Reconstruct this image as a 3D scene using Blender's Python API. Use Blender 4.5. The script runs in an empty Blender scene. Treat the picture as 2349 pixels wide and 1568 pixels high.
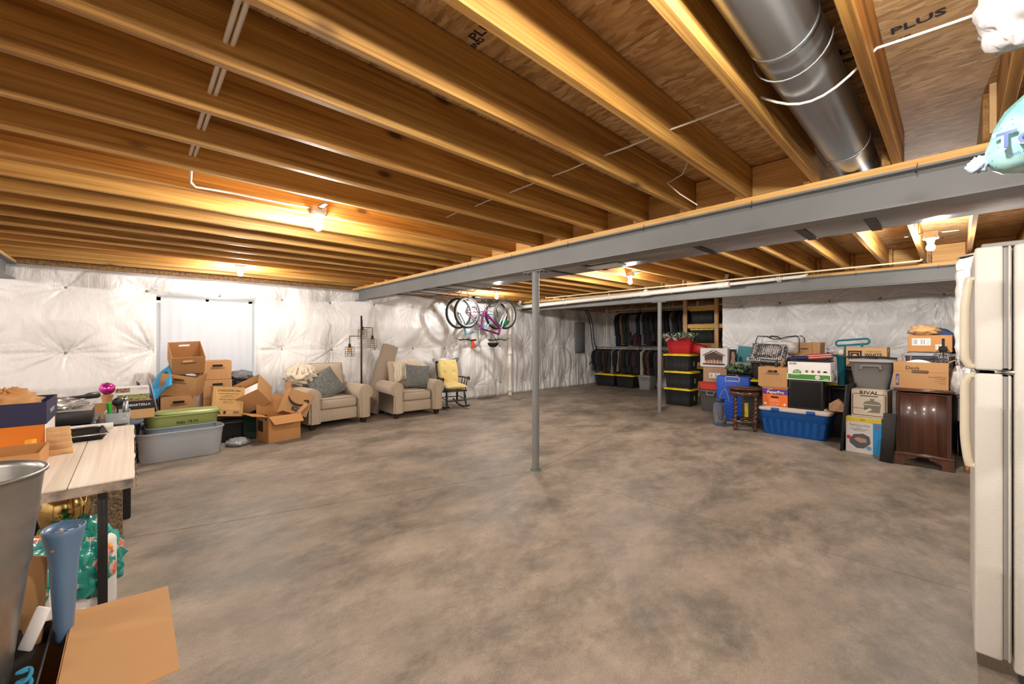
import bpy, bmesh, math, random
import numpy as np
from mathutils import Vector, Matrix, Euler
from math import pi, sin, cos, radians as R
random.seed(7); rng=np.random.default_rng(5)
SC=bpy.context.scene; COL=SC.collection
# ---------------------------------------------------------------- camera, world, exposure
F_PX=940.0; CX=1174.5; HY=778.0; EYE=1.40
YAW=R(47.2); SY,CY_=sin(YAW),cos(YAW)
cam_d=bpy.data.cameras.new('camera'); cam=bpy.data.objects.new('camera',cam_d); COL.objects.link(cam)
cam.location=(0,0,EYE); cam.rotation_euler=(pi/2,0,YAW)
cam_d.sensor_width=36; cam_d.lens=36*F_PX/2349; cam_d.shift_y=-6/2349; cam_d.clip_start=.02
SC.camera=cam
SC.view_settings.view_transform='Standard'; SC.view_settings.look='None'
SC.view_settings.gamma=1; SC.view_settings.use_curve_mapping=False
SC.view_settings.exposure=0.0
w=bpy.data.worlds.new('world'); SC.world=w; w.use_nodes=True
w.node_tree.nodes['Background'].inputs[0].default_value=(.80,.90,1,1)
w.node_tree.nodes['Background'].inputs[1].default_value=2.0
SC.cycles.max_bounces=10; SC.cycles.diffuse_bounces=7; SC.cycles.transparent_max_bounces=12
SC.cycles.use_denoising=True; SC.cycles.sample_clamp_indirect=6
BULB_POWER=86.0; BULB_COL=(1,.955,.90)
# pixel of the 2349x1568 photograph -> point of the room
def ray(px,py):
    a=(px-CX)/F_PX; b=(HY-py)/F_PX
    return Vector((CY_*a-SY, SY*a+CY_, b))
def at(px,py,z=0.0):
    r=ray(px,py); t=(z-EYE)/r.z; return Vector((r.x*t,r.y*t,z))
def onX(px,py,X):
    r=ray(px,py); t=X/r.x; return Vector((X,r.y*t,EYE+r.z*t))
def onY(px,py,Y):
    r=ray(px,py); t=Y/r.y; return Vector((r.x*t,Y,EYE+r.z*t))
def onD(px,py,t):
    r=ray(px,py); return Vector((r.x*t,r.y*t,EYE+r.z*t))
# ---------------------------------------------------------------- materials
def _m(name):
    m=bpy.data.materials.new(name); m.use_nodes=True
    n=m.node_tree.nodes; return m,n,m.node_tree.links,n['Principled BSDF']
_mc={}
def mat(name,col,rough=.6,metal=0.,bump=0.,bscale=60.,var=0.,vscale=6.,trans=0.,alpha=1.,spec=.5,emit=0.,sheen=0.,coat=0.,stretch=(1,1,1),scatter=None,ior=1.45):
    """plain painted / moulded surface with slight tonal variation and fine relief"""
    if name in _mc: return _mc[name]
    m,n,l,p=_m(name); _mc[name]=m
    c=(*col,1)
    p.inputs['Base Color'].default_value=c; p.inputs['Roughness'].default_value=rough
    p.inputs['Metallic'].default_value=metal; p.inputs['Specular IOR Level'].default_value=spec
    p.inputs['Transmission Weight'].default_value=trans; p.inputs['Alpha'].default_value=alpha
    p.inputs['IOR'].default_value=ior
    if coat: p.inputs['Coat Weight'].default_value=coat; p.inputs['Coat Roughness'].default_value=.15
    if sheen: p.inputs['Sheen Weight'].default_value=sheen
    if emit: p.inputs['Emission Color'].default_value=c; p.inputs['Emission Strength'].default_value=emit
    if var or bump:
        tc=n.new('ShaderNodeTexCoord'); mp=n.new('ShaderNodeMapping'); mp.inputs['Scale'].default_value=stretch
        l.new(tc.outputs['Object'],mp.inputs['Vector'])
    if var:
        nz=n.new('ShaderNodeTexNoise'); nz.inputs['Scale'].default_value=vscale; nz.inputs['Detail'].default_value=5
        l.new(mp.outputs[0],nz.inputs['Vector'])
        cr=n.new('ShaderNodeValToRGB'); cr.color_ramp.elements[0].position=.3; cr.color_ramp.elements[1].position=.7
        cr.color_ramp.elements[0].color=(*[max(0,x*(1-var)) for x in col],1)
        cr.color_ramp.elements[1].color=(*[min(1,x*(1+var)) for x in col],1)
        l.new(nz.outputs['Fac'],cr.inputs[0]); l.new(cr.outputs[0],p.inputs['Base Color'])
    if bump:
        nb=n.new('ShaderNodeTexNoise'); nb.inputs['Scale'].default_value=bscale; nb.inputs['Detail'].default_value=4
        l.new(mp.outputs[0],nb.inputs['Vector'])
        b=n.new('ShaderNodeBump'); b.inputs['Strength'].default_value=bump; b.inputs['Distance'].default_value=.01
        l.new(nb.outputs['Fac'],b.inputs['Height']); l.new(b.outputs[0],p.inputs['Normal'])
    return m
def ramp(n,stops):
    cr=n.new('ShaderNodeValToRGB'); e=cr.color_ramp.elements
    while len(e)<len(stops): e.new(.5)
    for i,(p,c) in enumerate(stops): e[i].position=p; e[i].color=(*c,1) if len(c)==3 else c
    return cr
def wood(name,c0,c1,c2,axis=1,scale=1.0,rough=.55,knots=True,coat=0.):
    """sawn / planed timber, grain along the given object axis"""
    if name in _mc: return _mc[name]
    m,n,l,p=_m(name); _mc[name]=m
    tc=n.new('ShaderNodeTexCoord'); oi=n.new('ShaderNodeObjectInfo')
    ad=n.new('ShaderNodeVectorMath'); ad.operation='ADD'
    sc=n.new('ShaderNodeVectorMath'); sc.operation='SCALE'; sc.inputs['Scale'].default_value=37.0
    cb=n.new('ShaderNodeCombineXYZ')
    for i in range(3): l.new(oi.outputs['Random'],cb.inputs[i])
    l.new(cb.outputs[0],sc.inputs[0]); l.new(tc.outputs['Object'],ad.inputs[0]); l.new(sc.outputs[0],ad.inputs[1])
    mp=n.new('ShaderNodeMapping'); s=[14*scale]*3; s[axis]=.55*scale; mp.inputs['Scale'].default_value=s
    l.new(ad.outputs[0],mp.inputs['Vector'])
    nz=n.new('ShaderNodeTexNoise'); nz.inputs['Scale'].default_value=1.0; nz.inputs['Detail'].default_value=6; nz.inputs['Distortion'].default_value=.7
    l.new(mp.outputs[0],nz.inputs['Vector'])
    mp2=n.new('ShaderNodeMapping'); s2=[70*scale]*3; s2[axis]=1.2*scale; mp2.inputs['Scale'].default_value=s2
    l.new(ad.outputs[0],mp2.inputs['Vector'])
    wv=n.new('ShaderNodeTexNoise'); wv.inputs['Scale'].default_value=1.; wv.inputs['Detail'].default_value=3; wv.inputs['Distortion'].default_value=.4
    l.new(mp2.outputs[0],wv.inputs['Vector'])
    mx=n.new('ShaderNodeMix'); mx.inputs[0].default_value=.42
    l.new(nz.outputs['Fac'],mx.inputs[2]); l.new(wv.outputs['Fac'],mx.inputs[3])
    cr=ramp(n,[(.36,c0),(.50,c1),(.64,c2)]); l.new(mx.outputs[0],cr.inputs[0])
    out=cr.outputs[0]
    # every piece of timber is a little lighter or darker than its neighbour
    hv=n.new('ShaderNodeHueSaturation'); mr=n.new('ShaderNodeMapRange'); mr.inputs[3].default_value=.82; mr.inputs[4].default_value=1.14
    l.new(oi.outputs['Random'],mr.inputs[0]); l.new(mr.outputs[0],hv.inputs['Value']); l.new(out,hv.inputs['Color']); out=hv.outputs[0]
    if knots:
        mp3=n.new('ShaderNodeMapping'); s3=[4.2*scale]*3; s3[axis]=1.7*scale; s3[0]=.4 if axis==1 else s3[0]; mp3.inputs['Scale'].default_value=s3
        l.new(ad.outputs[0],mp3.inputs['Vector'])
        vo=n.new('ShaderNodeTexVoronoi'); vo.inputs['Scale'].default_value=1.0; vo.inputs['Randomness'].default_value=1
        l.new(mp3.outputs[0],vo.inputs['Vector'])
        kr=ramp(n,[(.05,(.10,.09,.08)),(.075,(.45,.42,.4)),(.11,(.85,.85,.85)),(.16,(1,1,1))]); l.new(vo.outputs['Distance'],kr.inputs[0])
        mm=n.new('ShaderNodeMix'); mm.data_type='RGBA'; mm.blend_type='MULTIPLY'; mm.inputs[0].default_value=.85
        l.new(out,mm.inputs[6]); l.new(kr.outputs[0],mm.inputs[7]); out=mm.outputs[2]
    l.new(out,p.inputs['Base Color']); p.inputs['Roughness'].default_value=rough
    if coat: p.inputs['Coat Weight'].default_value=coat; p.inputs['Coat Roughness'].default_value=.12
    b=n.new('ShaderNodeBump'); b.inputs['Strength'].default_value=.25; b.inputs['Distance'].default_value=.004
    l.new(wv.outputs['Fac'],b.inputs['Height']); l.new(b.outputs[0],p.inputs['Normal'])
    return m
M_JOIST=wood('joist lumber',(.23,.098,.017),(.46,.230,.050),(.65,.38,.11),1)
M_JOISTX=wood('plate lumber',(.52,.27,.07),(.72,.42,.13),(.82,.54,.22),0)
M_STUD=wood('stud lumber',(.50,.28,.10),(.66,.42,.18),(.78,.54,.28),2,knots=False)
M_CHERRY=wood('cherry veneer',(.035,.008,.003),(.07,.017,.005),(.11,.032,.010),2,scale=.8,rough=.28,knots=False,coat=.5)
M_MAPLE=wood('honey stained wood',(.22,.075,.018),(.34,.13,.035),(.45,.19,.06),2,rough=.3,knots=False,coat=.4)
M_DARKWOOD=wood('dark turned oak',(.035,.014,.008),(.075,.030,.016),(.12,.05,.028),2,rough=.35,knots=False,coat=.3)
def mk_osb():
    m,n,l,p=_m('oriented strand board')
    tc=n.new('ShaderNodeTexCoord'); outs=[]
    for k,(rz,sc) in enumerate(((.25,(12,46,20)),(-.6,(13,42,20)),(1.25,(15,44,20)))):
        mp=n.new('ShaderNodeMapping'); mp.inputs['Rotation'].default_value=(0,0,rz); mp.inputs['Scale'].default_value=sc
        nz=n.new('ShaderNodeTexNoise'); nz.inputs['Scale'].default_value=2.0; nz.inputs['Detail'].default_value=2
        l.new(tc.outputs['Object'],nz.inputs['Vector'])
        vm=n.new('ShaderNodeVectorMath'); vm.operation='MULTIPLY_ADD'; vm.inputs[1].default_value=(.12,.12,0)
        l.new(nz.outputs['Color'],vm.inputs[0]); l.new(tc.outputs['Object'],vm.inputs[2])
        l.new(vm.outputs[0],mp.inputs['Vector'])
        vo=n.new('ShaderNodeTexVoronoi'); vo.inputs['Scale'].default_value=1.; l.new(mp.outputs[0],vo.inputs['Vector'])
        outs.append(vo)
    sep=n.new('ShaderNodeSeparateColor'); l.new(outs[0].outputs['Color'],sep.inputs[0])
    mx=n.new('ShaderNodeMix'); l.new(sep.outputs[0],mx.inputs[0])
    s1=n.new('ShaderNodeSeparateColor'); l.new(outs[1].outputs['Color'],s1.inputs[0])
    s2=n.new('ShaderNodeSeparateColor'); l.new(outs[2].outputs['Color'],s2.inputs[0])
    l.new(s1.outputs[1],mx.inputs[2]); l.new(s2.outputs[2],mx.inputs[3])
    cr=ramp(n,[(0,(.33,.185,.070)),(.35,(.50,.31,.130)),(.7,(.61,.40,.185)),(1,(.75,.54,.29))]); l.new(mx.outputs[0],cr.inputs[0])
    l.new(cr.outputs[0],p.inputs['Base Color']); p.inputs['Roughness'].default_value=.75
    b=n.new('ShaderNodeBump'); b.inputs['Strength'].default_value=.3; b.inputs['Distance'].default_value=.003
    l.new(mx.outputs[0],b.inputs['Height']); l.new(b.outputs[0],p.inputs['Normal'])
    return m
M_OSB=mk_osb()
def mk_concrete():
    m,n,l,p=_m('trowelled concrete')
    tc=n.new('ShaderNodeTexCoord')
    def nz(s,d,dist,stretch=(1,1,1),rough=.55):
        mp=n.new('ShaderNodeMapping'); mp.inputs['Scale'].default_value=stretch; mp.inputs['Rotation'].default_value=(0,0,.6)
        l.new(tc.outputs['Object'],mp.inputs['Vector'])
        x=n.new('ShaderNodeTexNoise'); x.inputs['Scale'].default_value=s; x.inputs['Detail'].default_value=d
        x.inputs['Distortion'].default_value=dist; x.inputs['Roughness'].default_value=rough
        l.new(mp.outputs[0],x.inputs['Vector']); return x
    a=nz(2.2,14,.1,(1,.75,1),.74); b=nz(1.9,15,.2,(1,.6,1),.76); c=nz(150,4,0)
    base=ramp(n,[(.36,(.275,.228,.183)),(.50,(.365,.305,.245)),(.64,(.465,.385,.305))]); l.new(a.outputs['Fac'],base.inputs[0])
    dk=ramp(n,[(.36,(.40,.42,.42)),(.45,(.70,.71,.70)),(.53,(1,1,1)),(.72,(1.0,1.0,1.0))]); l.new(b.outputs['Fac'],dk.inputs[0])
    m1=n.new('ShaderNodeMix'); m1.data_type='RGBA'; m1.blend_type='MULTIPLY'; m1.inputs[0].default_value=.9
    l.new(base.outputs[0],m1.inputs[6]); l.new(dk.outputs[0],m1.inputs[7])
    sp=ramp(n,[(.35,(.62,.62,.62)),(.55,(1.05,1.05,1.05))]); l.new(c.outputs['Fac'],sp.inputs[0])
    m2=n.new('ShaderNodeMix'); m2.data_type='RGBA'; m2.blend_type='MULTIPLY'; m2.inputs[0].default_value=.55
    l.new(m1.outputs[2],m2.inputs[6]); l.new(sp.outputs[0],m2.inputs[7])
    big=nz(.42,6,.3,(1,.8,1),.6); bg_=ramp(n,[(.38,(.72,.73,.72)),(.52,(1,1,1)),(.7,(1.06,1.04,1.0))]); l.new(big.outputs['Fac'],bg_.inputs[0])
    m3=n.new('ShaderNodeMix'); m3.data_type='RGBA'; m3.blend_type='MULTIPLY'; m3.inputs[0].default_value=1
    l.new(m2.outputs[2],m3.inputs[6]); l.new(bg_.outputs[0],m3.inputs[7])
    l.new(m3.outputs[2],p.inputs['Base Color'])
    rr=ramp(n,[(.3,(.42,)*3),(.7,(.66,)*3)]); l.new(b.outputs['Fac'],rr.inputs[0]); l.new(rr.outputs[0],p.inputs['Roughness'])
    bp=n.new('ShaderNodeBump'); bp.inputs['Strength'].default_value=.2; bp.inputs['Distance'].default_value=.004
    l.new(c.outputs['Fac'],bp.inputs['Height']); l.new(bp.outputs[0],p.inputs['Normal'])
    return m
M_CONC=mk_concrete()
def mk_plastic_sheet():
    m,n,l,p=_m('white insulation facing')
    p.inputs['Base Color'].default_value=(.77,.76,.75,1); p.inputs['Roughness'].default_value=.29
    p.inputs['Specular IOR Level'].default_value=.55
    tc=n.new('ShaderNodeTexCoord'); mp=n.new('ShaderNodeMapping'); mp.inputs['Scale'].default_value=(1,1,.35); mp.inputs['Rotation'].default_value=(.35,.0,0)
    l.new(tc.outputs['Object'],mp.inputs['Vector'])
    a=n.new('ShaderNodeTexNoise'); a.inputs['Scale'].default_value=14; a.inputs['Detail'].default_value=4; a.inputs['Distortion'].default_value=1.6
    l.new(mp.outputs[0],a.inputs['Vector'])
    b=n.new('ShaderNodeBump'); b.inputs['Strength'].default_value=.42; b.inputs['Distance'].default_value=.03
    l.new(a.outputs['Fac'],b.inputs['Height']); l.new(b.outputs[0],p.inputs['Normal'])
    return m
M_SHEET=mk_plastic_sheet()
M_STEEL=mat('grey primer paint',(.215,.217,.215),.5,var=.06,vscale=3,bump=.05)
M_GALV=mat('galvanised sheet',(.46,.49,.52),.30,.95,bump=.03,bscale=3,var=.06,vscale=2)
M_FOIL=mat('foil duct wrap',(.42,.41,.41),.38,.92,bump=.25,bscale=16,var=.1,vscale=4)
M_PVC=mat('white pipe',(.82,.79,.72),.35); M_CPVC=mat('cream pipe',(.80,.68,.45),.4)
M_BLACK=mat('black plastic',(.012,.012,.013),.45); M_BLKM=mat('black metal',(.015,.014,.014),.4,.3)
M_KRAFT=mat('kraft cardboard',(.46,.25,.105),.75,var=.06,vscale=4,bump=.08,bscale=90,stretch=(1,1,.25))
M_KRAFT2=mat('orange brown cardboard',(.50,.245,.085),.72,var=.06,vscale=3,bump=.08,bscale=80)
M_KRAFTL=mat('pale cardboard',(.60,.36,.16),.7,var=.05,vscale=4)
M_KRAFTIN=mat('cardboard inside',(.38,.19,.07),.8,var=.05)
M_INK=mat('dark print',(.03,.018,.012),.7); M_INKS=mat('soft print',(.22,.11,.05),.75)
M_WHITE=mat('white card',(.80,.77,.74),.6); M_WCL=mat('white paint',(.85,.84,.82),.4)
# ---------------------------------------------------------------- mesh builder
class MB:
    def __init__(s): s.v=[];s.f=[];s.m=[];s.s=[]
    def add(s,vs,fs,M=None,mi=0,sm=False):
        o=len(s.v)
        if M is not None: vs=[M@Vector(v) for v in vs]
        s.v+= [tuple(v) for v in vs]; s.f+=[tuple(i+o for i in f) for f in fs]
        s.m+=[mi]*len(fs); s.s+=[sm]*len(fs); return s
    def box(s,c,d,M=None,mi=0,rz=0):
        x,y,z=[k/2 for k in d]; vs=[Vector((a*x,b*y,e*z)) for a in(-1,1) for b in(-1,1) for e in(-1,1)]
        T=Matrix.Translation(c)@Matrix.Rotation(rz,4,'Z')
        vs=[T@v for v in vs]
        return s.add(vs,[(0,1,3,2),(4,6,7,5),(0,4,5,1),(2,3,7,6),(0,2,6,4),(1,5,7,3)],M,mi)
    def rbox(s,c,d,r=.01,seg=2,M=None,mi=0,sm=True,rz=0):
        b=bmesh.new(); bmesh.ops.create_cube(b,size=1)
        for v in b.verts: v.co=Vector((v.co.x*d[0],v.co.y*d[1],v.co.z*d[2]))
        bmesh.ops.bevel(b,geom=b.edges[:],offset=min(r,min(d)*.49),segments=seg,profile=.5,affect='EDGES')
        T=Matrix.Translation(c)@Matrix.Rotation(rz,4,'Z')
        b.verts.index_update(); vs=[T@v.co for v in b.verts]; fs=[[v.index for v in f.verts] for f in b.faces]; b.free()
        return s.add(vs,fs,M,mi,sm)
    def tube(s,pts,r,n=8,M=None,mi=0,closed=False,caps=True):
        pts=[Vector(p) for p in pts]; N=len(pts); rs=r if hasattr(r,'__len__') else [r]*N
        vs=[];fs=[]; up=None
        for i,p in enumerate(pts):
            if closed: t=pts[(i+1)%N]-pts[i-1]
            else: t=pts[min(i+1,N-1)]-pts[max(i-1,0)]
            t=t.normalized() if t.length>1e-9 else Vector((0,0,1))
            if up is None: up=t.orthogonal().normalized()
            up=(up-t*up.dot(t)); up=up.normalized() if up.length>1e-6 else t.orthogonal().normalized()
            w=t.cross(up)
            vs+=[p+(up*cos(2*pi*k/n)+w*sin(2*pi*k/n))*rs[i] for k in range(n)]
        for i in range(N if closed else N-1):
            j=(i+1)%N
            fs+=[(i*n+k,i*n+(k+1)%n,j*n+(k+1)%n,j*n+k) for k in range(n)]
        s.add(vs,fs,M,mi,True)
        if caps and not closed: s.add(vs[:n],[tuple(range(n))[::-1]],M,mi); s.add(vs[-n:],[tuple(range(n))],M,mi)
        return s
    def lathe(s,prof,n=20,c=(0,0,0),M=None,mi=0,a0=0,a1=2*pi,sx=1,sy=1):
        full=abs(a1-a0-2*pi)<1e-6; k=n if full else n+1; vs=[];fs=[]
        for r,z in prof:
            for i in range(k):
                a=a0+(a1-a0)*i/n; vs.append((c[0]+r*cos(a)*sx,c[1]+r*sin(a)*sy,c[2]+z))
        for j in range(len(prof)-1):
            for i in range(n if full else n):
                i2=(i+1)%k; fs.append((j*k+i,j*k+i2,(j+1)*k+i2,(j+1)*k+i))
        return s.add(vs,fs,M,mi,True)
    def prism(s,poly,z0,z1,M=None,mi=0,sm=False):
        n=len(poly); vs=[(x,y,z0) for x,y in poly]+[(x,y,z1) for x,y in poly]
        s.add(vs,[(i,(i+1)%n,n+(i+1)%n,n+i) for i in range(n)],M,mi,sm)
        return s.add(vs,[tuple(range(n))[::-1],tuple(range(n,2*n))],M,mi)
    def loft(s,rings,M=None,mi=0,sm=True,cap0=True,cap1=True):
        n=len(rings[0]); vs=[p for r in rings for p in r]
        fs=[(j*n+i,j*n+(i+1)%n,(j+1)*n+(i+1)%n,(j+1)*n+i) for j in range(len(rings)-1) for i in range(n)]
        s.add(vs,fs,M,mi,sm)
        if cap0: s.add(rings[0],[tuple(range(n))[::-1]],M,mi)
        if cap1: s.add(rings[-1],[tuple(range(n))],M,mi)
        return s
    def grid(s,fn,nu,nv,M=None,mi=0,closeu=False):
        vs=[fn(u/nu,v/nv) for v in range(nv+1) for u in range(nu+(0 if closeu else 1))]
        k=nu if closeu else nu+1
        fs=[(v*k+u,v*k+(u+1)%k,(v+1)*k+(u+1)%k,(v+1)*k+u) for v in range(nv) for u in range(nu)]
        return s.add(vs,fs,M,mi,True)
    def ball(s,c,r,n=12,M=None,mi=0,sc=(1,1,1)):
        return s.grid(lambda u,v:(c[0]+r*sc[0]*cos(2*pi*u)*sin(pi*v),c[1]+r*sc[1]*sin(2*pi*u)*sin(pi*v),c[2]-r*sc[2]*cos(pi*v)),n*2,n,M,mi,closeu=True)
    def build(s,name,mats,parent=None,M=None,label=None,loc=None,rot=None):
        me=bpy.data.meshes.new(name); me.from_pydata(s.v,[],s.f)
        if not isinstance(mats,(list,tuple)): mats=[mats]
        for m in mats: me.materials.append(m)
        me.polygons.foreach_set('material_index',s.m); me.polygons.foreach_set('use_smooth',s.s); me.update()
        o=bpy.data.objects.new(name,me); COL.objects.link(o)
        if parent is not None: o.parent=parent
        if loc is not None: o.location=loc
        if rot is not None: o.rotation_euler=rot
        if label: o['label']=label
        return o
def tag(o,label,cat,group=None,kind=None):
    o['label']=label; o['category']=cat
    if group: o['group']=group
    if kind: o['kind']=kind
    return o
def thing(name,label,cat,loc,rz=0,group=None,rot=None):
    o=bpy.data.objects.new(name,None); COL.objects.link(o); o.location=loc
    o.rotation_euler=rot if rot else (0,0,rz); o.empty_display_size=.05
    return tag(o,label,cat,group)
def struct(o): o['kind']='structure'; return o
def stuff(o): o['kind']='stuff'; return o
def rr(w,d,r,n=4,z=0,cx=0,cy=0):
    """rounded rectangle ring"""
    r=min(r,w*.499,d*.499); out=[]
    for qx,qy,a0 in((1,1,0),(-1,1,pi/2),(-1,-1,pi),(1,-1,1.5*pi)):
        for k in range(n+1):
            a=a0+pi/2*k/n; out.append((cx+qx*(w/2-r)+r*cos(a),cy+qy*(d/2-r)+r*sin(a),z))
    return out
def arc_pts(c,r,a0,a1,n): return [(c[0]+r*cos(a0+(a1-a0)*i/n),c[1]+r*sin(a0+(a1-a0)*i/n)) for i in range(n+1)]
FRONT=Matrix.Rotation(pi/2,4,'X')   # local xy -> xz plane, facing -y
_tm={}
def text(parent,s,size,loc,m=None,rot=(pi/2,0,0),name='lettering',align='CENTER',sx=1.,bold=False,label=None,ext=.0006):
    key=(s,size,align,bold,ext)
    if key not in _tm:
        cu=bpy.data.curves.new('lettering','FONT'); cu.body=s; cu.size=size; cu.align_x=align; cu.align_y='CENTER'; cu.extrude=ext; cu.resolution_u=2
        if bold: cu.offset=size*.018
        o=bpy.data.objects.new('lettering',cu); me=bpy.data.meshes.new_from_object(o); bpy.data.objects.remove(o); bpy.data.curves.remove(cu)
        _tm[key]=me
    me=_tm[key].copy(); me.materials.clear(); me.materials.append(m or M_INK)
    o=bpy.data.objects.new(name,me); COL.objects.link(o); o.parent=parent; o.location=loc; o.rotation_euler=rot; o.scale=(sx,1,1)
    if label: o['label']=label
    return o
def pillow_mb(w,h,t,nu=16,nv=14,wob=.0,M=None,mb=None,p=2.6,mi=0,seed=0,corner=.04):
    """stuffed cushion lying in xy, thickness z"""
    mb=mb or MB(); rs=random.Random(seed); ph=[rs.uniform(0,6) for _ in range(4)]
    def f(sg):
        def g(u,v):
            a=2*u-1;b=2*v-1
            pin=1-corner*(1-abs(a)**2)*0- .07*(1-(abs(b))**2)*0
            x=a*w/2*(1-.06*(1-b*b)*abs(a)**3+0); y=b*h/2*(1-.06*(1-a*a)*abs(b)**3)
            k=max(0,(1-abs(a)**p))**.55*max(0,(1-abs(b)**p))**.55
            z=sg*t/2*k+wob*t*sin(3*a+ph[0])*sin(3*b+ph[1])*k
            return (x,y,z)
        return g
    mb.grid(f(1),nu,nv,M,mi); mb.grid(f(-1),nu,nv,M,mi); return mb
# ================================================================ SETTING
XW=-7.82; YR=8.9; YA=11.3; XA=-3.2; XE=3.0; YB=-5.0
B1Y,B2Y,B0Y=3.17,7.52,-1.12
ZB,ZS,ZJ,ZF=2.13,2.33,2.37,2.61      # beam bottom, beam top, joist bottom, subfloor
HEELS=[('wall',)]
# floor: three slabs that meet in saw-cut joints at the first post
P1=Vector((-3.05,3.17)); P2=Vector((-3.9,7.55))
def dirn(p): q=at(*p); v=Vector((q.x,q.y))-P1; return v.normalized()
dA=dirn((300,1232)); dB=dirn((2220,1357)); dC=dirn((1500.6,950))
def poly_clip(poly,p,nrm):
    out=[]
    for i in range(len(poly)):
        a,b=poly[i],poly[(i+1)%len(poly)]; da=(a-p).dot(nrm); db=(b-p).dot(nrm)
        if da>=0: out.append(a)
        if (da>=0)!=(db>=0): out.append(a+(b-a)*(da/(da-db)))
    return out
room=[Vector(v) for v in((-8.3,YB),(XE+.1,YB),(XE+.1,YA+.1),(-8.3,YA+.1))]
floor=MB().box((-2.6,3.2,-.06),(11.6,16.6,.1)).build('floor',M_CONC); struct(floor)
def left(v): return Vector((-v.y,v.x))
g=.0032
def sector(d1,d2):      # counter-clockwise from d1 to d2, less than 180 degrees
    n1=left(d1); n2=-left(d2); return poly_clip(poly_clip(room,P1+n1*g,n1),P1+n2*g,n2)
dirs=sorted([dA,dB,dC],key=lambda d:math.atan2(d.y,d.x))
for i in range(3):
    d1,d2=dirs[i],dirs[(i+1)%3]; ang=(math.atan2(d2.y,d2.x)-math.atan2(d1.y,d1.x))%(2*pi)
    if ang<pi-.01: polys=[sector(d1,d2)]
    else:
        dm=(d1+d2); dm=-dm.normalized() if dm.length>1e-4 else left(d1)
        n1=left(d1); n2=-left(d2); dm=Vector((cos(math.atan2(d1.y,d1.x)+ang/2),sin(math.atan2(d1.y,d1.x)+ang/2)))
        polys=[poly_clip(poly_clip(room,P1+n1*g,n1),P1,-left(dm)),poly_clip(poly_clip(room,P1+n2*g,n2),P1,left(dm))]
    mb=MB()
    for po in polys: mb.prism([(p.x,p.y) for p in po],-.0085,0)
    mb.build('slab',M_CONC,floor)
def puddle_ring():
    o=MB().lathe([(.062,.0),(.064,.006),(.052,.008),(.05,.0)],24).build('post_collar',mat('green grout',(.20,.26,.17),.7),floor,loc=(P1.x,P1.y,0)); return o
puddle_ring()
# ---- quilted insulation walls
def quilt(U,V,res,pins,amp=.105,seed=1,fold=0.0,wr=1.0,hole=None,foot=True,foldr=None):
    """height field of a pinned, bulging plastic faced blanket; pins = list of (u,v)"""
    nu=int(U/res); nv=int(V/res); r_=np.random.default_rng(seed)
    u=np.linspace(0,U,nu+1); v=np.linspace(0,V,nv+1); uu,vv=np.meshgrid(u,v)
    d2=np.full(uu.shape,9.); wrk=np.zeros(uu.shape)
    for (a,b) in pins:
        du=uu-a; dv=vv-b; d=np.sqrt(du*du+dv*dv)+1e-6; d2=np.minimum(d2,d)
        msk=d<.62
        th=np.arctan2(dv,du)[msk]; dd=d[msk]; h=np.zeros(th.shape)
        for k in (7,11,16,23,31): h+=np.sin(k*th+r_.uniform(0,6.28)+1.5*np.sin(th*2+r_.uniform(0,6)))*(.9/(k**.55))*r_.uniform(.5,1.3)
        ridge=np.abs(h)*-1+.4
        env=np.exp(-dd/.22)*np.clip(dd/.05,0,1)*np.clip((.62-dd)/.2,0,1)
        wrk[msk]+=ridge*env*.060*wr
    bul=amp*1.25*(1-np.exp(-(d2/.24)**1.15))
    def sm(n,s):      # smooth value noise
        cu=max(2,int(U/s)+2); cv=max(2,int(V/n)+2); q=r_.normal(size=(cv,cu))
        xi=np.clip(u/s,0,cu-1.001); yi=np.clip(v/n,0,cv-1.001)
        x0=xi.astype(int); y0=yi.astype(int); fx=xi-x0; fy=yi-y0; fx=fx*fx*(3-2*fx); fy=fy*fy*(3-2*fy)
        A=q[np.ix_(y0,x0)];B=q[np.ix_(y0,x0+1)];C=q[np.ix_(y0+1,x0)];D=q[np.ix_(y0+1,x0+1)]
        return (A*(1-fx)+B*fx)*(1-fy[:,None])+(C*(1-fx)+D*fx)*fy[:,None]
    h=bul+wrk+.012*sm(.4,.3)+.006*sm(.2,.12)+.0035*np.abs(sm(.13,.05))
    vf=np.clip((1.15-vv)/.7,0,1)+.25
    fm=fold if foldr is None else fold*np.clip((uu-foldr)/.5,0,1)+.25*fold
    q1=sm(.9,.11); q2=sm(.7,.055)
    h+=fm*vf*( .020*(1-np.abs(q1)) + .011*(1-np.abs(q2)))
    h+=-.02*np.exp(-((vv-1.22)/.03)**2)*np.clip(d2/.2,0,1)*.6
    if foot: h*=np.clip(vv/.12+.55,0,1)
    h*=np.clip((V-vv)/.06+.1,0,1)
    keep=np.ones((nv,nu),bool)
    if hole:
        a0,a1,b0,b1=hole; e=np.minimum(np.minimum(uu-a0,a1-uu),np.minimum(vv-b0,b1-vv)); h*=np.clip(-e/.07,0,1)**.5
        uc=(uu[:-1,:-1]+uu[1:,1:])/2; vc=(vv[:-1,:-1]+vv[1:,1:])/2
        keep=~((uc>a0)&(uc<a1)&(vc>b0)&(vc<b1))
    return uu,vv,h,keep
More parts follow.
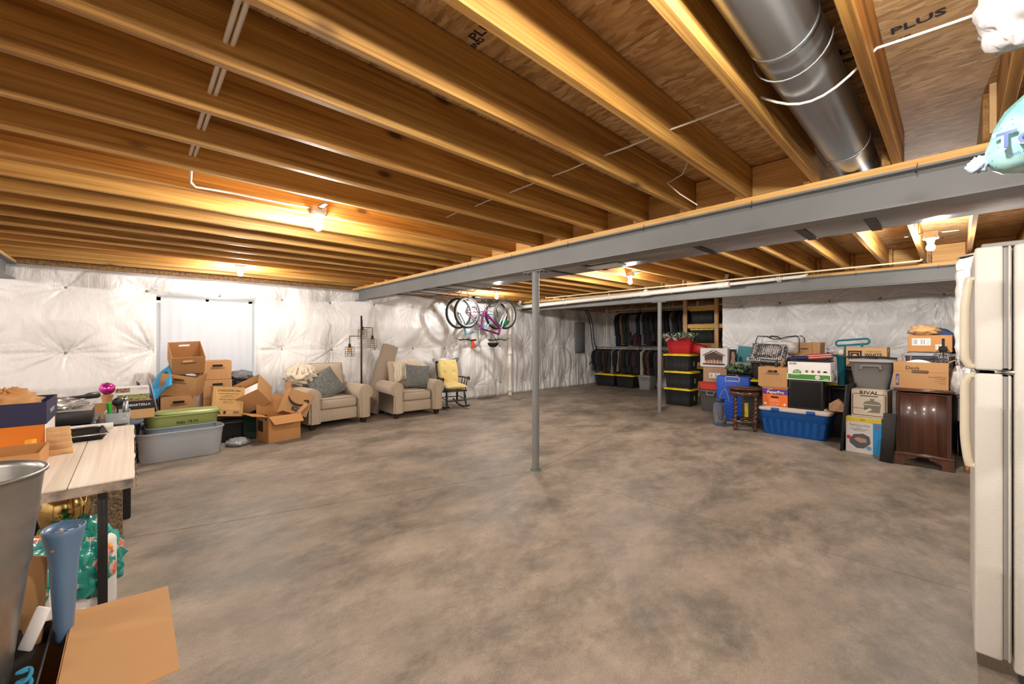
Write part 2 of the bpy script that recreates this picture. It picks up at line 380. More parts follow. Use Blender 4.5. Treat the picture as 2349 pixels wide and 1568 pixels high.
def quilt_obj(name,origin,du,nrm,*a,parent=None,**k):
    uu,vv,h,keep=quilt(*a,**k); du=np.array(du);nn=np.array(nrm)
    P=np.array(origin)+uu[...,None]*du+vv[...,None]*np.array([0,0,1.])+h[...,None]*nn
    nv,nu=keep.shape; idx=np.arange((nv+1)*(nu+1)).reshape(nv+1,nu+1)
    q=np.stack([idx[:-1,:-1],idx[:-1,1:],idx[1:,1:],idx[1:,:-1]],-1)[keep]
    me=bpy.data.meshes.new(name); me.vertices.add(P.size//3); me.vertices.foreach_set('co',P.ravel())
    me.loops.add(q.size); me.loops.foreach_set('vertex_index',q.ravel().astype(np.int32))
    me.polygons.add(len(q)); me.polygons.foreach_set('loop_start',(np.arange(len(q))*4).astype(np.int32)); me.polygons.foreach_set('use_smooth',np.ones(len(q),bool))
    me.materials.append(M_SHEET); me.update(); me.validate()
    o=bpy.data.objects.new(name,me); COL.objects.link(o)
    if parent: o.parent=parent
    # washers that pin the blanket
    hh=h
    wash=MB().lathe([(0,.010),(.010,.010),(.021,.006),(.023,0)],12)
    wm=None; ax=Vector(nn); rot=ax.to_track_quat('Z','Y').to_euler()
    for (a,b) in a_pins:
        if hole_ and hole_[0]-.05<a<hole_[1]+.05 and hole_[2]-.05<b<hole_[3]+.05: continue
        i=min(int(a/uu[0,-1]*nu),nu); j=min(int(b/vv[-1,0]*nv),nv)
        p=Vector(P[j,i]); w_=bpy.data.objects.new('washer',wm) if wm else wash.build('washer',mat('washer metal',(.28,.24,.21),.45,.5))
        if wm is None: wm=w_.data
        else: COL.objects.link(w_)
        w_.location=p; w_.rotation_euler=rot; w_.parent=o
    return o
# left wall (the window is in it)
WY0,WY1,WZ0,WZ1=.25,1.47,.55,2.03
vr=random.Random(3)
def mkpins(U,first,step,rows=(.31,1.22,2.08),jit=.03):
    out=[]
    for r,z in enumerate(rows):
        x=first
        while x<U-.08: out.append((x+vr.uniform(-jit,jit),z+vr.uniform(-jit,jit)*.6)); x+=step
    return out
Y0=YB
a_pins=mkpins(YA-Y0,-.64-Y0-5*.83,.83); hole_=(WY0-Y0,WY1-Y0,WZ0,WZ1)
wl=quilt_obj('wall_left',(XW,Y0,0),(0,1,0),(1,0,0),YA-Y0,2.33,.0165,a_pins,seed=11,fold=1.0,hole=hole_,foldr=10.2); struct(wl)
fm=lambda x0,x1,z0,z1,nm: None
# rim joist and mudsill above the blanket
struct(MB().box((XW-.16,3.15,2.40),(.28,16.4,.44)).build('trim_1',mat('rim board',(.23,.125,.05),.85,bump=.8,bscale=40,var=.4,vscale=30)))
hole_=None
a_pins=mkpins(XE-XA,.30,.70); wr_=quilt_obj('wall_right',(XA,YR,0),(1,0,0),(0,-1,0),XE-XA,2.33,.0165,a_pins,seed=4,fold=.5,wr=1.35); struct(wr_)
struct(MB().box((-.1,YR+.12,2.40),(6.2,.2,.44)).build('trim_2',_mc['rim board']))
a_pins=mkpins(XA-XW,.35,.80); wb_=quilt_obj('wall_alcove',(XW,YA,0),(1,0,0),(0,-1,0),XA-XW,2.30,.03,a_pins,seed=5,fold=1.); struct(wb_)
struct(MB().box((XA+.06,(YR+YA)/2+.06,1.3),(.1,YA-YR,2.62)).build('wall_alcove_side',M_STUD))
a_pins=mkpins(YR-YB,.5,.82); struct(quilt_obj('wall_east',(XE,YB,0),(0,1,0),(-1,0,0),YR-YB,2.33,.05,a_pins,seed=8))
a_pins=mkpins(XE-XW,.5,.82); struct(quilt_obj('wall_back',(XW,YB,0),(1,0,0),(0,1,0),XE-XW,2.33,.05,a_pins,seed=9))
for i,(c,d) in enumerate((((XE+.12,3.1,2.4),(.2,16.3,.44)),((-2.4,YB-.12,2.4),(11,.2,.44)),((-5.5,YA+.12,2.46),(4.8,.2,.34)))):
    struct(MB().box(c,d).build('trim_%d'%(i+3),_mc['rim board']))
# window with a white curtain; daylight leaks in round it
win=bpy.data.objects.new('window_1',None); COL.objects.link(win); struct(win); win.location=(XW,(WY0+WY1)/2,WZ0)
ww,wh=WY1-WY0,WZ1-WZ0
m=MB()
for s in(-1,1): m.box((-.10,s*(ww/2+.012),wh/2),(.22,.02,wh+.04))
m.box((-.10,0,wh+.01),(.22,ww,.02)); m.box((-.10,0,-.01),(.22,ww,.02))
m.build('reveal',M_WCL,win)
m=MB()
for s in(-1,0,1): m.box((-.17,s*(ww/2-.03)*1.0,wh/2),(.04,.05 if s else .04,wh))
m.box((-.17,0,.03),(.04,ww,.05)); m.box((-.17,0,wh-.03),(.04,ww,.05))
m.build('window_frame',M_WCL,win)
for s in(-1,1): MB().box((-.175,s*ww/4,wh/2),(.006,ww/2-.05,wh-.08)).build('pane',mat('window glass',(1,1,1),.02,trans=1),win)
def curt(u,v):
    y=-ww/2+.05+u*(ww-.08); z=-.0+v*(wh-.05)
    return (-.0+.010*sin(u*62+sin(v*3))*(.4+.6*(1-v))+.004*sin(u*23+v*4),y,z)
m,n,l,p=_m('white curtain cloth'); p.inputs['Base Color'].default_value=(.70,.69,.69,1); p.inputs['Roughness'].default_value=.8
tr=n.new('ShaderNodeBsdfTranslucent'); tr.inputs[0].default_value=(.80,.82,.85,1); mx=n.new('ShaderNodeMixShader'); mx.inputs[0].default_value=.35
l.new(p.outputs[0],mx.inputs[1]); l.new(tr.outputs[0],mx.inputs[2]); l.new(mx.outputs[0],n['Material Output'].inputs[0]); M_CURT=m
cu=MB().grid(curt,110,6).build('curtain',M_CURT,loc=(XW,(WY0+WY1)/2,WZ0)); tag(cu,'plain white curtain hung flat over the basement window','curtain')
# ---- steel beams with timber plates
def beam(n_,Y,x0,x1,name='steel_beam',lab=''):
    t=thing(name,lab,'beam',((x0+x1)/2,Y,ZB)); L=x1-x0; H=ZS-ZB
    m=MB(); m.box((0,0,.006),(L,.165,.012)); m.box((0,0,H-.006),(L,.165,.012)); m.box((0,0,H/2),(L,.010,H-.02))
    for s in(-1,1):   # fillets
        for z,q in((.012,1),(H-.012,-1)): m.add([(-L/2,s*.004,z),(L/2,s*.004,z),(L/2,s*.020,z),(-L/2,s*.020,z),(-L/2,s*.004,z+q*.016),(L/2,s*.004,z+q*.016)],[(3,2,5,4)])
    m.build('girder',M_STEEL,t)
    MB().box((0,-.005,H+.02),(L,.15,.039)).build('top_plate',M_JOISTX,t)
    nl=MB()
    for k in range(int(L/.8)):
        x=-L/2+.5+k*.8; nl.tube([(x,-.083,H-.03),(x+.006,-.088,H+.012)],.0022,4)
        nl.ball((x,-.084,H-.033),.005,4)
    nl.build('bent_nails',M_BLKM,t); stuff(t.children[-1]); return t
beam(1,B1Y,XW-.02,XE,lab='long grey steel beam across the middle of the ceiling, on the nearer post')
beam(2,B2Y,XW-.02,XE,lab='grey steel beam in front of the clothes alcove, on the far post')
beam(0,B0Y,XW-.02,XE,lab='grey steel beam whose end meets the window wall at the far side')
def post(P,lab):
    t=thing('steel_post',lab,'post',(P.x,P.y,0))
    MB().tube([(0,0,0),(0,0,ZB-.012)],.0385,28).build('shaft',M_STEEL,t)
    MB().rbox((0,0,ZB-.007),(.30,.10,.013),.003,1).build('cap_plate',M_STEEL,t)
    m=MB()
    for x in(-.12,.12):
        for y in(-.03,.03): m.lathe([(.009,-.018),(.009,-.006),(0,-.006)],6,(x,y,ZB-.008))
    stuff(m.build('bolts',M_BLKM,t))
post(P1,'round grey steel post standing alone in the middle of the floor')
post(Vector((-3.9,7.53)),'round grey steel post beside the stack of black totes')
# ---- ceiling: joists, blocking, OSB subfloor
ceil=bpy.data.objects.new('ceiling',None); COL.objects.link(ceil); struct(ceil); ceil.location=(0,0,0)
JX=[-.236,-.6,-1.0,-1.39,-1.785,-2.19,-2.59,-2.99,-3.41,-3.83,-4.24,-4.65,-5.06,-5.47,-5.88,-6.29,-6.70,-7.11,-7.50]
JX=[x+.4*k for k,x in zip(range(8,0,-1),[-.236+.0]*8)][:0]+[ -.236+.40*k-.03*(k>0)-.0 for k in range(8,0,-1)]+JX
JH=ZF-ZJ-.003
mj={}
def joist(x,y0,y1,th=.038):
    key=round(y1-y0,3)
    if key not in mj: o=MB().rbox((th/2,0,JH/2),(th,y1-y0,JH),.003,1,sm=False).build('joist',M_JOIST,ceil); mj[key]=o.data
    else: o=bpy.data.objects.new('joist',mj[key]); COL.objects.link(o); o.parent=ceil
    o.location=(x,(y0+y1)/2,ZJ); return o
for i,x in enumerate(JX):
    joist(x,B0Y-.1,B1Y+.12); joist(x-.041,B1Y-.10,B2Y+.12); joist(x,B2Y-.1,YA if x<XA else YR+.1); joist(x-.041,YB,B0Y+.12)
mb_=MB().box((0,0,JH/2-.002),(.30,.038,JH-.012)).build('blocking',M_JOISTX,ceil).data
first=True
for i in range(len(JX)-1):
    for Yb in(B1Y+.03,B2Y+.03):
        gx=JX[i]-JX[i+1]if JX[i]>JX[i+1] else JX[i+1]-JX[i]
        x0=min(JX[i],JX[i+1])+.038; x1=max(JX[i],JX[i+1])-.041
        if Yb<4 and x0>-.75: continue
        if first: o=[c for c in ceil.children if c.name.startswith('blocking')][0]; first=False
        else: o=bpy.data.objects.new('blocking',mb_); COL.objects.link(o); o.parent=ceil
        o.location=((x0+x1)/2,Yb,ZJ+.002); o.scale=((x1-x0-.004)/.30,1,1)
# short uprights nailed in the bays beside the beam
for x,y in((.11,3.0),(-.27,7.4),(-.66,7.4),(-1.06,7.4),(-1.46,7.4)):
    MB().box((0,0,.118),(.036,.06,.232)).build('cripple',M_STUD,ceil,loc=(x+.02,y,ZJ+.001))
ys=[YB,-3.35,-2.14,-.93,.28,1.505,2.71,3.93,5.15,6.37,7.59,8.81,10.03,YA+.1]
for r in range(len(ys)-1):
    xs=[XW-.3]; x=XW-.3+(1.22 if r%2 else 2.44)-.3
    while x<XE: xs.append(x); x+=2.44
    xs.append(XE+.1)
    for a,b in zip(xs[:-1],xs[1:]):
        MB().box(((b-a)/2,(ys[r+1]-ys[r])/2,.009),(b-a-.003,ys[r+1]-ys[r]-.005,.018)).build('subfloor_panel',M_OSB,ceil,loc=(a,ys[r],ZF))
struct(MB().box((-2.5,3,ZF+.06),(12,17,.06)).build('ceiling_backing',mat('blue seam',(.02,.04,.11),.8),None))
cm=mat('stamp ink',(.035,.03,.04),.9)
def stamp(s,size,px,py,sx=1.,dy=0):
    p=at(px,py,ZF); o=text(ceil,s,size,(p.x,p.y+dy,ZF-.001),cm,rot=(pi,0,0),name='stamped_lettering',align='RIGHT',sx=sx,bold=True)
stamp('BLUE  PLUS',.062,2172,22,1.15); stamp('SUBFLOORING',.034,2092,80,1.1)
stamp('BLUE  PLUS',.062,1140,40,1.15); stamp('SUBFLOORING',.034,1108,88,1.1)
stamp('DOUBLE BLUE-LINE',.05,2166,545,1.2)
# ================================================================ LIGHTS, DUCTS, PIPES, WIRES
M_BULB,n,l,p=_m('lit bulb'); em=n.new('ShaderNodeEmission'); em.inputs[0].default_value=(*BULB_COL,1)
n.remove(p); l.new(em.outputs[0],n['Material Output'].inputs[0])
RB=.032
em.inputs[1].default_value=BULB_POWER/(4*pi*pi*RB*RB)
M_BOX=mat('blue junction box',(.30,.36,.50),.5)
def fixture(x,y,lab):
    t=thing('bulb_fixture',lab,'light',(x,y,ZJ+.03),group='bare bulbs under the joists')
    MB().rbox((0,0,.018),(.37,.03,.02),.003,1).build('mounting_bar',M_STEEL,t)
    MB().rbox((0,0,.0),(.10,.10,.055),.006,1).build('junction_box',M_WCL,t)
    MB().lathe([(.001,-.028),(.058,-.028),(.060,-.036),(.045,-.046),(.028,-.052),(.026,-.075),(.001,-.075)],20).build('lampholder',M_WCL,t)
    MB().lathe([(.0001,-.155),(.012,-.153),(.024,-.145),(.0315,-.13),(.032,-.115),(.024,-.095),(.014,-.08),(.013,-.074)],16).build('bulb',M_BULB,t)
BY=(1.06,5.6)
labs={(-6.56,1.06):'bare lit bulb above the window wall, above the cardboard boxes',(-3.39,1.06):'large bright bare bulb under the joists, nearest one in view',
(-6.53,5.6):'bare lit bulb shining above the hanging bicycles',(-3.41,5.6):'bare lit bulb behind the long duct, above the far post',(-.19,5.6):'bare lit bulb in white holder, above the refrigerator side'}
for x in(-6.55,-3.40,-.17):
    for y in(1.06,5.6):
        k=min(labs,key=lambda q:abs(q[0]-x)+abs(q[1]-y)); ok=abs(k[0]-x)+abs(k[1]-y)<.1
        y=y-.18 if (x==-.17 and y<2) else y
        xx={-3.40:-3.37,-6.55:-6.50,-.17:-.165}[x] if y<2 else {-3.40:-3.38,-6.55:-6.52,-.17:-.155}[x]
        fixture(xx,y,labs[k] if ok else 'bare bulb above the camera, out of the picture')
for x,lb in((-6.5,'bare bulb by the window wall behind the camera'),(-3.37,'bare bulb over the middle of the floor behind the camera'),(-.165,'bare bulb in the joist bay straight behind the camera'),(1.7,'bare bulb near the east wall behind the camera')): fixture(x,-3.4,lb)  # unseen bulbs added behind the camera as fill light for the room
fixture(1.7,1.06,'bare bulb beyond the shelves, out of the picture')
# round duct in a joist bay
t=thing('round_duct','galvanised round metal duct running between two joists','duct',(-.405,.6,2.475))
MB().tube([(0,-1.6,0),(0,2.25,0)],.108,36).build('pipe',M_GALV,t)
for y in(1.04,2.23): MB().lathe([(.1085,-.012),(.1105,-.012),(.1105,.012),(.1085,.012)],36).build('band',M_GALV,t,loc=(0,y,0),rot=(pi/2,0,0))
MB().tube([(0,2.25,0),(0,2.75,0)],.10,28).build('collar',M_GALV,t)
MB().tube([(.125*cos(a),0,.125*sin(a)) for a in[pi*1.02+(pi*.96)*k/14 for k in range(15)]],.0028,6).build('hanger_wire',M_STEEL,t,loc=(0,1.16,0))
# long wrapped rectangular duct beyond the beam
t=thing('rectangular_duct','long foil wrapped rectangular duct hung behind the middle beam','duct',(-1.6,3.54,2.15))
x0,x1=-6.0+1.6,2.85+1.6
segs=[x0,-4.3+1.6,-3.05+1.6,-2.35+1.6,-1.45+1.6,-.75+1.6,-.35+1.6,x1]
for a,b in zip(segs[:-1],segs[1:]):
    MB().rbox(((a+b)/2,0,.105),(b-a-.004,.42,.205),.012,2).build('duct_section',M_FOIL,t)
for x in(-5.3,-3.0,-2.55,-1.42,-.72,-.36,.6):
    MB().box((x+1.6,-.005,-.0015),(.055,.43,.004)).build('strap',M_BLACK,t)
q=at(1380,606,2.15)
MB().rbox((q.x+1.6,-.02,-.009),(.36,.17,.016),.003,1).build('register',mat('register metal',(.6,.6,.58),.5,.3),t)
g_=t.children[-1]; mm=MB()
for k in range(8): mm.box((q.x+1.6,-.085+k*.019,-.018),(.31,.006,.004))
mm.build('louvres',M_WCL,g_)
for i,x in enumerate((-6.0,-5.55,-5.2,-4.85,-4.5)):
    o=MB().tube([(x,B1Y-.10,2.118),(x,B1Y+.55,2.112),(x,B1Y+.58,2.14)],.006,6).build('duct_hook',M_BLKM); tag(o,('first','second','third','fourth','fifth')[i]+' black duct hook under the middle beam, counted from the window wall','hook',group='black hooks under the far end of the middle beam')
o=MB().lathe([(.0001,-.055),(.03,-.05),(.045,-.03),(.05,0),(.05,.03)],20).build('tap_off',M_GALV,t,loc=(.0+1.6+.02,.27,.12))
# white drain pipe along the far beam, with hangers; cream water pipe above it
dp=thing('drain_pipe','thick white plastic drain pipe along the far beam','pipe',(-4,7.24,2.25))
pa=onY(1186,703,7.24); pb=onY(1838,632,7.24); o0=Vector((-4,7.24,2.25))
pa=Vector((-7.65,7.24,2.215)); pb=Vector((pb.x,7.24,2.33))
def along(x): k=(x-pa.x)/(pb.x-pa.x); return pa.lerp(pb,k)
mid=onY(1690,650,7.24).x
r1=.044
MB().tube([pa-o0,along(mid-.2)-o0],r1,20).build('main_run',M_PVC,dp)
MB().tube([along(mid-.2)-o0,pb-o0,pb-o0+Vector((.05,0,.01)),pb-o0+Vector((.075,0,.06)),pb-o0+Vector((.075,0,.12))],.028,16).build('small_run',M_PVC,dp)
for fx_,rr_ in((mid-.2,.052),(onY(1480,670,7.24).x,.054),(-7.55,.056)):
    c=along(fx_)-o0; MB().tube([c-Vector((.09,0,.003)),c+Vector((.09,0,.003))],rr_,18).build('coupling',M_PVC,dp)
    MB().tube([c+Vector((0,0,.03)),c+Vector((0.02,0,.10)),c+Vector((.05,0,.17))],.036,14).build('branch',M_PVC,dp)
for px in(1240,1295,1400,1540,1660,1785,1790):
    c=along(onY(px,680,7.24).x)-o0; mm=MB(); mm.tube([c+Vector((0,(r1+.006)*sin(a),-(r1+.006)*cos(a))) for a in[-1.7+3.4*k/10 for k in range(11)]],.006,5); mm.tube([c+Vector((0,-.05,0)),c+Vector((0,-.05,.13))],.006,5)
    mm.build('pipe_hanger',M_WCL,dp)
wp=[onY(1252,672,7.0)]; wp[0].z=2.44; a=Vector((wp[0].x,7.0,2.352)); b=Vector((onY(2112,590,7.0).x,7.0,2.352))
o=MB().tube([(a.x,7,2.42),(a.x,7,2.36),a+Vector((.01,0,0)),a.lerp(b,.5),b,b+Vector((.008,0,.008)),b+Vector((.01,0,.12))],.0115,10).build('water_pipe',M_CPVC); tag(o,'thin cream water pipe running high along the far beam','pipe')
o=thing('wall_pipe','vertical white plastic pipe standing against the quilted wall by the bicycles','pipe',(XW+.16,7.02,0))
MB().tube([(0,0,0),(0,0,2.2)],.052,20).build('riser',M_PVC,o)
for z in(.12,1.05): MB().lathe([(.053,-.05),(.06,-.05),(.06,.05),(.053,.05)],20).build('coupling',M_PVC,o,loc=(0,0,z))
o=thing('drop_pipe','thin pale pipe dropping from the ceiling in the clothes alcove','pipe',tuple(onY(1392,700,11.0).xy)+(0,))
MB().tube([(0,0,0),(0,0,2.36)],.03,12).build('riser',M_PVC,o)
# white cables through the joists
M_CABLE=mat('white cable sheath',(.75,.70,.62),.45)
pts=[];zc=2.45;yy=1.97
for k,x in enumerate(np.linspace(.55,-.19,9)): pts.append((x,yy,zc-.05*sin(pi*k/8)*.4))
for k in range(1,11): 
    s=k/10; pts.append((-.19-.39*s,yy+.0,zc-.108*sin(pi*s)))
for x in np.linspace(-.62,-3.0,13): pts.append((x,yy,zc-.008*abs(sin(x*9))))
o=MB().tube(pts,.0052,6).build('electric_cable',M_CABLE); tag(o,'white cable strung through joists and looping under the round duct','cable')
for dy,lb in((0,'white cable of the pair crossing the left joists, inner one'),(.022,'white cable of the pair crossing the left joists, outer one')):
    pts=[(x,.24+dy,2.45) for x in np.linspace(-1.2,-2.98,10)]
    if dy==0: pts+=[(-3.0,.25,2.44),(-3.30,.27,2.40),(-3.34,.30,2.385),(-3.35,.5,2.40),(-3.36,.8,2.405),(-3.36,1.0,2.41)]
    o=MB().tube(pts,.0085,6).build('electric_cable',M_CABLE); tag(o,lb,'cable')
o=MB().tube([onY(1581,365,2.6),onY(1565,400,2.62),onY(1531,420,2.62),onY(1560,445,2.66),onY(1600,470,2.7)],.004,6).build('hanging_wire',M_CABLE); tag(o,'short loose pale wire looping down near the middle beam','wire')
# electrical panel and black cables on the wall
t=thing('electrical_panel','grey metal electrical panel mounted on the quilted wall near the corner','electrical panel',(XW+.12,9.88,1.0))
MB().rbox((0,0,.45),(.14,.42,.92),.006,1).build('cabinet',mat('panel grey',(.16,.165,.17),.45,.2),t)
MB().rbox((.075,.01,.46),(.012,.34,.84),.004,1).build('door',mat('panel door grey',(.20,.205,.21),.45,.2),t)
MB().rbox((.085,.13,.46),(.014,.02,.05),.003,1).build('latch',M_BLACK,t)
for i,(d,lb) in enumerate(((0,'black cable hanging down the wall beside the electrical panel, nearer the panel'),(.12,'black cable curling down the wall at the corner beside the clothes'))):
    pts=[(XW+.14,10.15+d,2.3),(XW+.14,10.3+d,2.15),(XW+.15,10.42+d,1.8),(XW+.15,10.5+d,1.3),(XW+.15,10.62+d+.1*i,.95),(XW+.15,10.5+d+.35*i,.75),(XW+.15,10.35+d+.4*i,.62)]
    o=MB().tube(pts,.012,6).build('power_cable',M_BLACK); tag(o,lb,'cable')
# ================================================================ BUILDERS
def stadium(w,h,n=6,cx=0,cy=0):
    r=h/2; return [(cx+w/2-r+r*cos(a),cy+r*sin(a)) for a in[-pi/2+pi*k/n for k in range(n+1)]]+[(cx-w/2+r+r*cos(a),cy+r*sin(a)) for a in[pi/2+pi*k/n for k in range(n+1)]]
def panel_hole(mb,w,h,t,hw,hh,hy,M,mi=0):
    """board w x h (xz, base at z=0, y=0..t) with an oval hand hole centred at height hy"""
    st=stadium(hw,hh,6,0,hy); n=len(st); out=[]
    for x,y in st:
        a=math.atan2((y-hy)/(h/2),x/(w/2)); c,s=cos(a),sin(a); k=1/max(abs(c),abs(s)); X=c*k*w/2; Y=(hy-0)+s*k*h/2
        Y=hy+(s*k)*(h-hy if s>0 else hy); out.append((X,Y))
    cor=[(w/2,h),(-w/2,h),(-w/2,0),(w/2,0)]
    for c in cor:
        j=min(range(n),key=lambda i:(out[i][0]-c[0])**2+(out[i][1]-c[1])**2); out[j]=c
    vs=[(x,0,y) for x,y in st]+[(x,0,y) for x,y in out]+[(x,t,y) for x,y in st]+[(x,t,y) for x,y in out]
    fs=[]
    for i in range(n):
        j=(i+1)%n; fs+=[(i,j,n+j,n+i),(2*n+j,2*n+i,3*n+i,3*n+j),(j,i,2*n+i,2*n+j),(n+i,n+j,3*n+j,3*n+i)]
    mb.add(vs,fs,M,mi)
def rect_side(k,w,d,t):   # matrices that put a side panel on side k: 0 front(-y) 1 right(+x) 2 back 3 left
    return [Matrix.Translation((0,-d/2,0)),Matrix.Translation((w/2,0,0))@Matrix.Rotation(pi/2,4,'Z'),
            Matrix.Translation((0,d/2,0))@Matrix.Rotation(pi,4,'Z'),Matrix.Translation((-w/2,0,0))@Matrix.Rotation(-pi/2,4,'Z')][k]
def logo_oval(t,x,y,z,w=.17,h=.026,rot=(pi/2,0,0)):
    m=MB(); a=stadium(w,h); b=stadium(w-.012,h-.012)
    n=len(a); vs=[(p[0],p[1],0) for p in a]+[(p[0],p[1],0) for p in b]
    m.add(vs,[(i,(i+1)%n,n+(i+1)%n,n+i) for i in range(n)])
    for k in range(7): m.box((-w*.30+k*w*.1,0,0),(w*.06,h*.25,.0004))
    m.build('printed_oval',M_INK,t,loc=(x,y,z),rot=rot)
def open_box(name,label,loc,rz,w,d,h,m=None,rot=None,flaps={},holes=False,minn=None,cat='box',group=None,form=False,t=.005):
    th=thing(name,label,cat,loc,rz,group,rot); m=m or M_KRAFT; mb=MB()
    for k in range(4):
        ww=w if k%2==0 else d-2*t
        if holes and k%2==0: panel_hole(mb,ww,h,t,.13,.032,h-.062,rect_side(k,w,d,t))
        else: mb.box((0,t/2,h/2),(ww,t,h),rect_side(k,w,d,t))
    mb.box((0,0,t/2),(w-2*t,d-2*t,t)); mb.build('body',m,th)
    for k,(L,ang) in flaps.items():
        ww=w if k%2==0 else d
        f=MB(); e=.02; f.prism([(-ww/2,0),(ww/2,0),(ww/2-e,L),(-ww/2+e,L)],-t,0,Matrix.Rotation(pi/2,4,'X'))
        M=rect_side(k,w,d,t)@Matrix.Translation((0,0,h))@Matrix.Rotation(R(ang),4,'X')
        o=f.build('flap',m,th); o.matrix_local=M
    if holes:
        logo_oval(th,0,-d/2-.0008,h-.095); 
        l=MB(); l.box((0,0,0),(w,.0006,.0012)); l.build('printed_line',M_INKS,th,loc=(0,-d/2-.0008,h-.095))
    if form: print_form(th,0,-d/2-.0008,h-.16,w*.62,.09)
    return th
def print_form(th,x,y,z,w,h):
    f=MB()
    for k in range(5): f.box((0,0,h/2-k*h/4),(w,.0006,.0012))
    for a in(-w/2,w*.22,w/2): f.box((a,0,0),(.0012,.0006,h))
    f.build('printed_form',M_INKS,th,loc=(x,y,z))
def closed_box(name,label,loc,rz,w,d,h,m=None,rot=None,tape=True,cat='box',group=None,holes=False,lid=0,seam=True,lidm=None):
    th=thing(name,label,cat,loc,rz,group,rot); m=m or M_KRAFT
    if lid:
        MB().rbox((0,0,(h-.01)/2),(w-.008,d-.008,h-.01),.003,1,sm=False).build('body',m,th)
        MB().rbox((0,0,h-lid/2),(w,d,lid),.003,1,sm=False).build('lid',lidm or m,th)
    else:
        MB().rbox((0,0,(h-.003)/2),(w,d,h-.003),.004,1,sm=False).build('body',m,th)
        for s in(-1,1): MB().box((0,s*(d/4+.0008),h-.0015),(w-.004,d/2-.0025,.003)).build('flap',m,th)
        if tape:
            tp=MB(); tp.box((0,0,h+.0006),(w+.001,.05,.0006)); tp.box((w/2+.0006,0,h-.03),(.0006,.05,.06)); tp.box((-w/2-.0006,0,h-.03),(.0006,.05,.06))
            tp.build('tape',mat('packing tape',(.50,.33,.15),.12),th)
    if holes:
        o=MB().prism(stadium(.13,.032),-.0008,.0008,FRONT).build('hand_hole',mat('dark slot',(.012,.008,.005),.9),th,loc=(0,-d/2-.0006,h-.07))
        logo_oval(th,0,-d/2-.001,h-.105)
    return th
def shell(mb,rings_out,rings_in,M=None,mi=0,sm=True):
    """open tub: outer loft, rim, inner loft"""
    mb.loft(rings_out+rings_in[::-1],M,mi,sm,True,True); return mb
def tote(name,label,loc,rz,w,d,h,m,lid=None,tap=.86,r=.05,cat='storage tote',group=None,rot=None,ribs=0,handle=False,lip=.018,t=.004,label_box=False,vlines=False,lidh=.03):
    th=thing(name,label,cat,loc,rz,group,rot); hb=h-(lidh if lid else 0)
    W=w-.03; D=d-.03; ta=lambda k:(tap+(1-tap)*k)
    out=[rr(W*tap*.97,D*tap*.97,r*.8,4,0),rr(W*tap,D*tap,r*.8,4,.01)]
    for k in(.4,.84): out.append(rr(W*ta(k),D*ta(k),r,4,hb*k))
    out+= [rr(W*ta(.86)+.012,D*ta(.86)+.012,r,4,hb*.865),rr(W+.004,D+.004,r,4,hb-lip),rr(w-.004,d-.004,r,4,hb-lip),rr(w-.004,d-.004,r,4,hb-.003),rr(w-.008,d-.008,r,4,hb)]
    inn=[rr(W*tap-2*t,D*tap-2*t,r*.8,4,t),rr(W*ta(.5)-2*t,D*ta(.5)-2*t,r,4,hb*.5),rr(W-2*t,D-2*t,r,4,hb-.004),rr(W,D,r,4,hb)]
    mb=MB(); shell(mb,out,inn); mb.build('body',m,th)
    if ribs:
        rb=MB()
        for k in range(ribs):
            x=(-.5+(k+.5)/ribs)*W*.86; x0=x*tap
            rb.loft([[(x0-.012,-D*tap/2-.0,.03),(x0+.012,-D*tap/2,.03),(x0+.012,-D*tap/2+.01,.03),(x0-.012,-D*tap/2+.01,.03)],
                     [(x-.016,-D*ta(.8)/2-.004,hb*.8),(x+.016,-D*ta(.8)/2-.004,hb*.8),(x+.016,-D*ta(.8)/2+.01,hb*.8),(x-.016,-D*ta(.8)/2+.01,hb*.8)]],sm=False)
        rb.build('ribs',m,th); 
    if vlines:
        for s in(-1,1):
            rb=MB()
            for sx in(-1,1):
                a=Vector((s*W*.24+sx*W*.10*1.0,-D*ta(.8)/2-.001,hb*.8)); b=Vector((s*W*.22+sx*W*.065,-D*ta(.12)/2-.002,hb*.16)); rb.tube([a,b],.006,5)
            rb.tube([Vector((s*W*.24-W*.10,-D*ta(.8)/2-.001,hb*.8)),Vector((s*W*.24+W*.10,-D*ta(.8)/2-.001,hb*.8))],.006,5); rb.build('moulded_rib',m,th)
        for s in(-1,1):
            rb=MB(); rb.box((W*ta(.5)/2+.001,s*.0+0,hb*.5),(.008,.07,.10)); 
            if s==1: rb.build('side_grip',m,th)
    if handle:
        hd=MB(); hm=handle if not isinstance(handle,bool) else m
        hd.tube([(-.07,-d/2+.012,hb-.012),(-.068,-d/2-.012,hb-.02),(-.06,-d/2-.018,hb-.07),(.06,-d/2-.018,hb-.07),(.068,-d/2-.012,hb-.02),(.07,-d/2+.012,hb-.012)],.009,8); hd.build('handle',hm,th)
    if lid:
        l=MB(); z=hb; l.loft([rr(w,d,r*1.1,4,z-.016),rr(w+.004,d+.004,r*1.1,4,z+.004),rr(w-.004,d-.004,r*1.1,4,z+.012),rr(w*.86,d*.84,r,4,z+.012),rr(w*.84,d*.82,r,4,z+lidh-.004),rr(w*.80,d*.78,r,4,z+lidh)],cap0=True); 
        if vlines:
            for k in range(5): l.box((-w/2+w*(k+.5)/5,-d/2+.008,z+.012),(w*.11,.02,.012)); l.box((-w/2+w*(k+.5)/5,d/2-.008,z+.012),(w*.11,.02,.012))
        l.build('lid',lid,th)
    if label_box: MB().box((W*ta(.55)/2+.006,-.02,hb*.48),(.001,.05,.10)).build('label',mat('pale green label',(.45,.50,.25),.6),th)
    return th
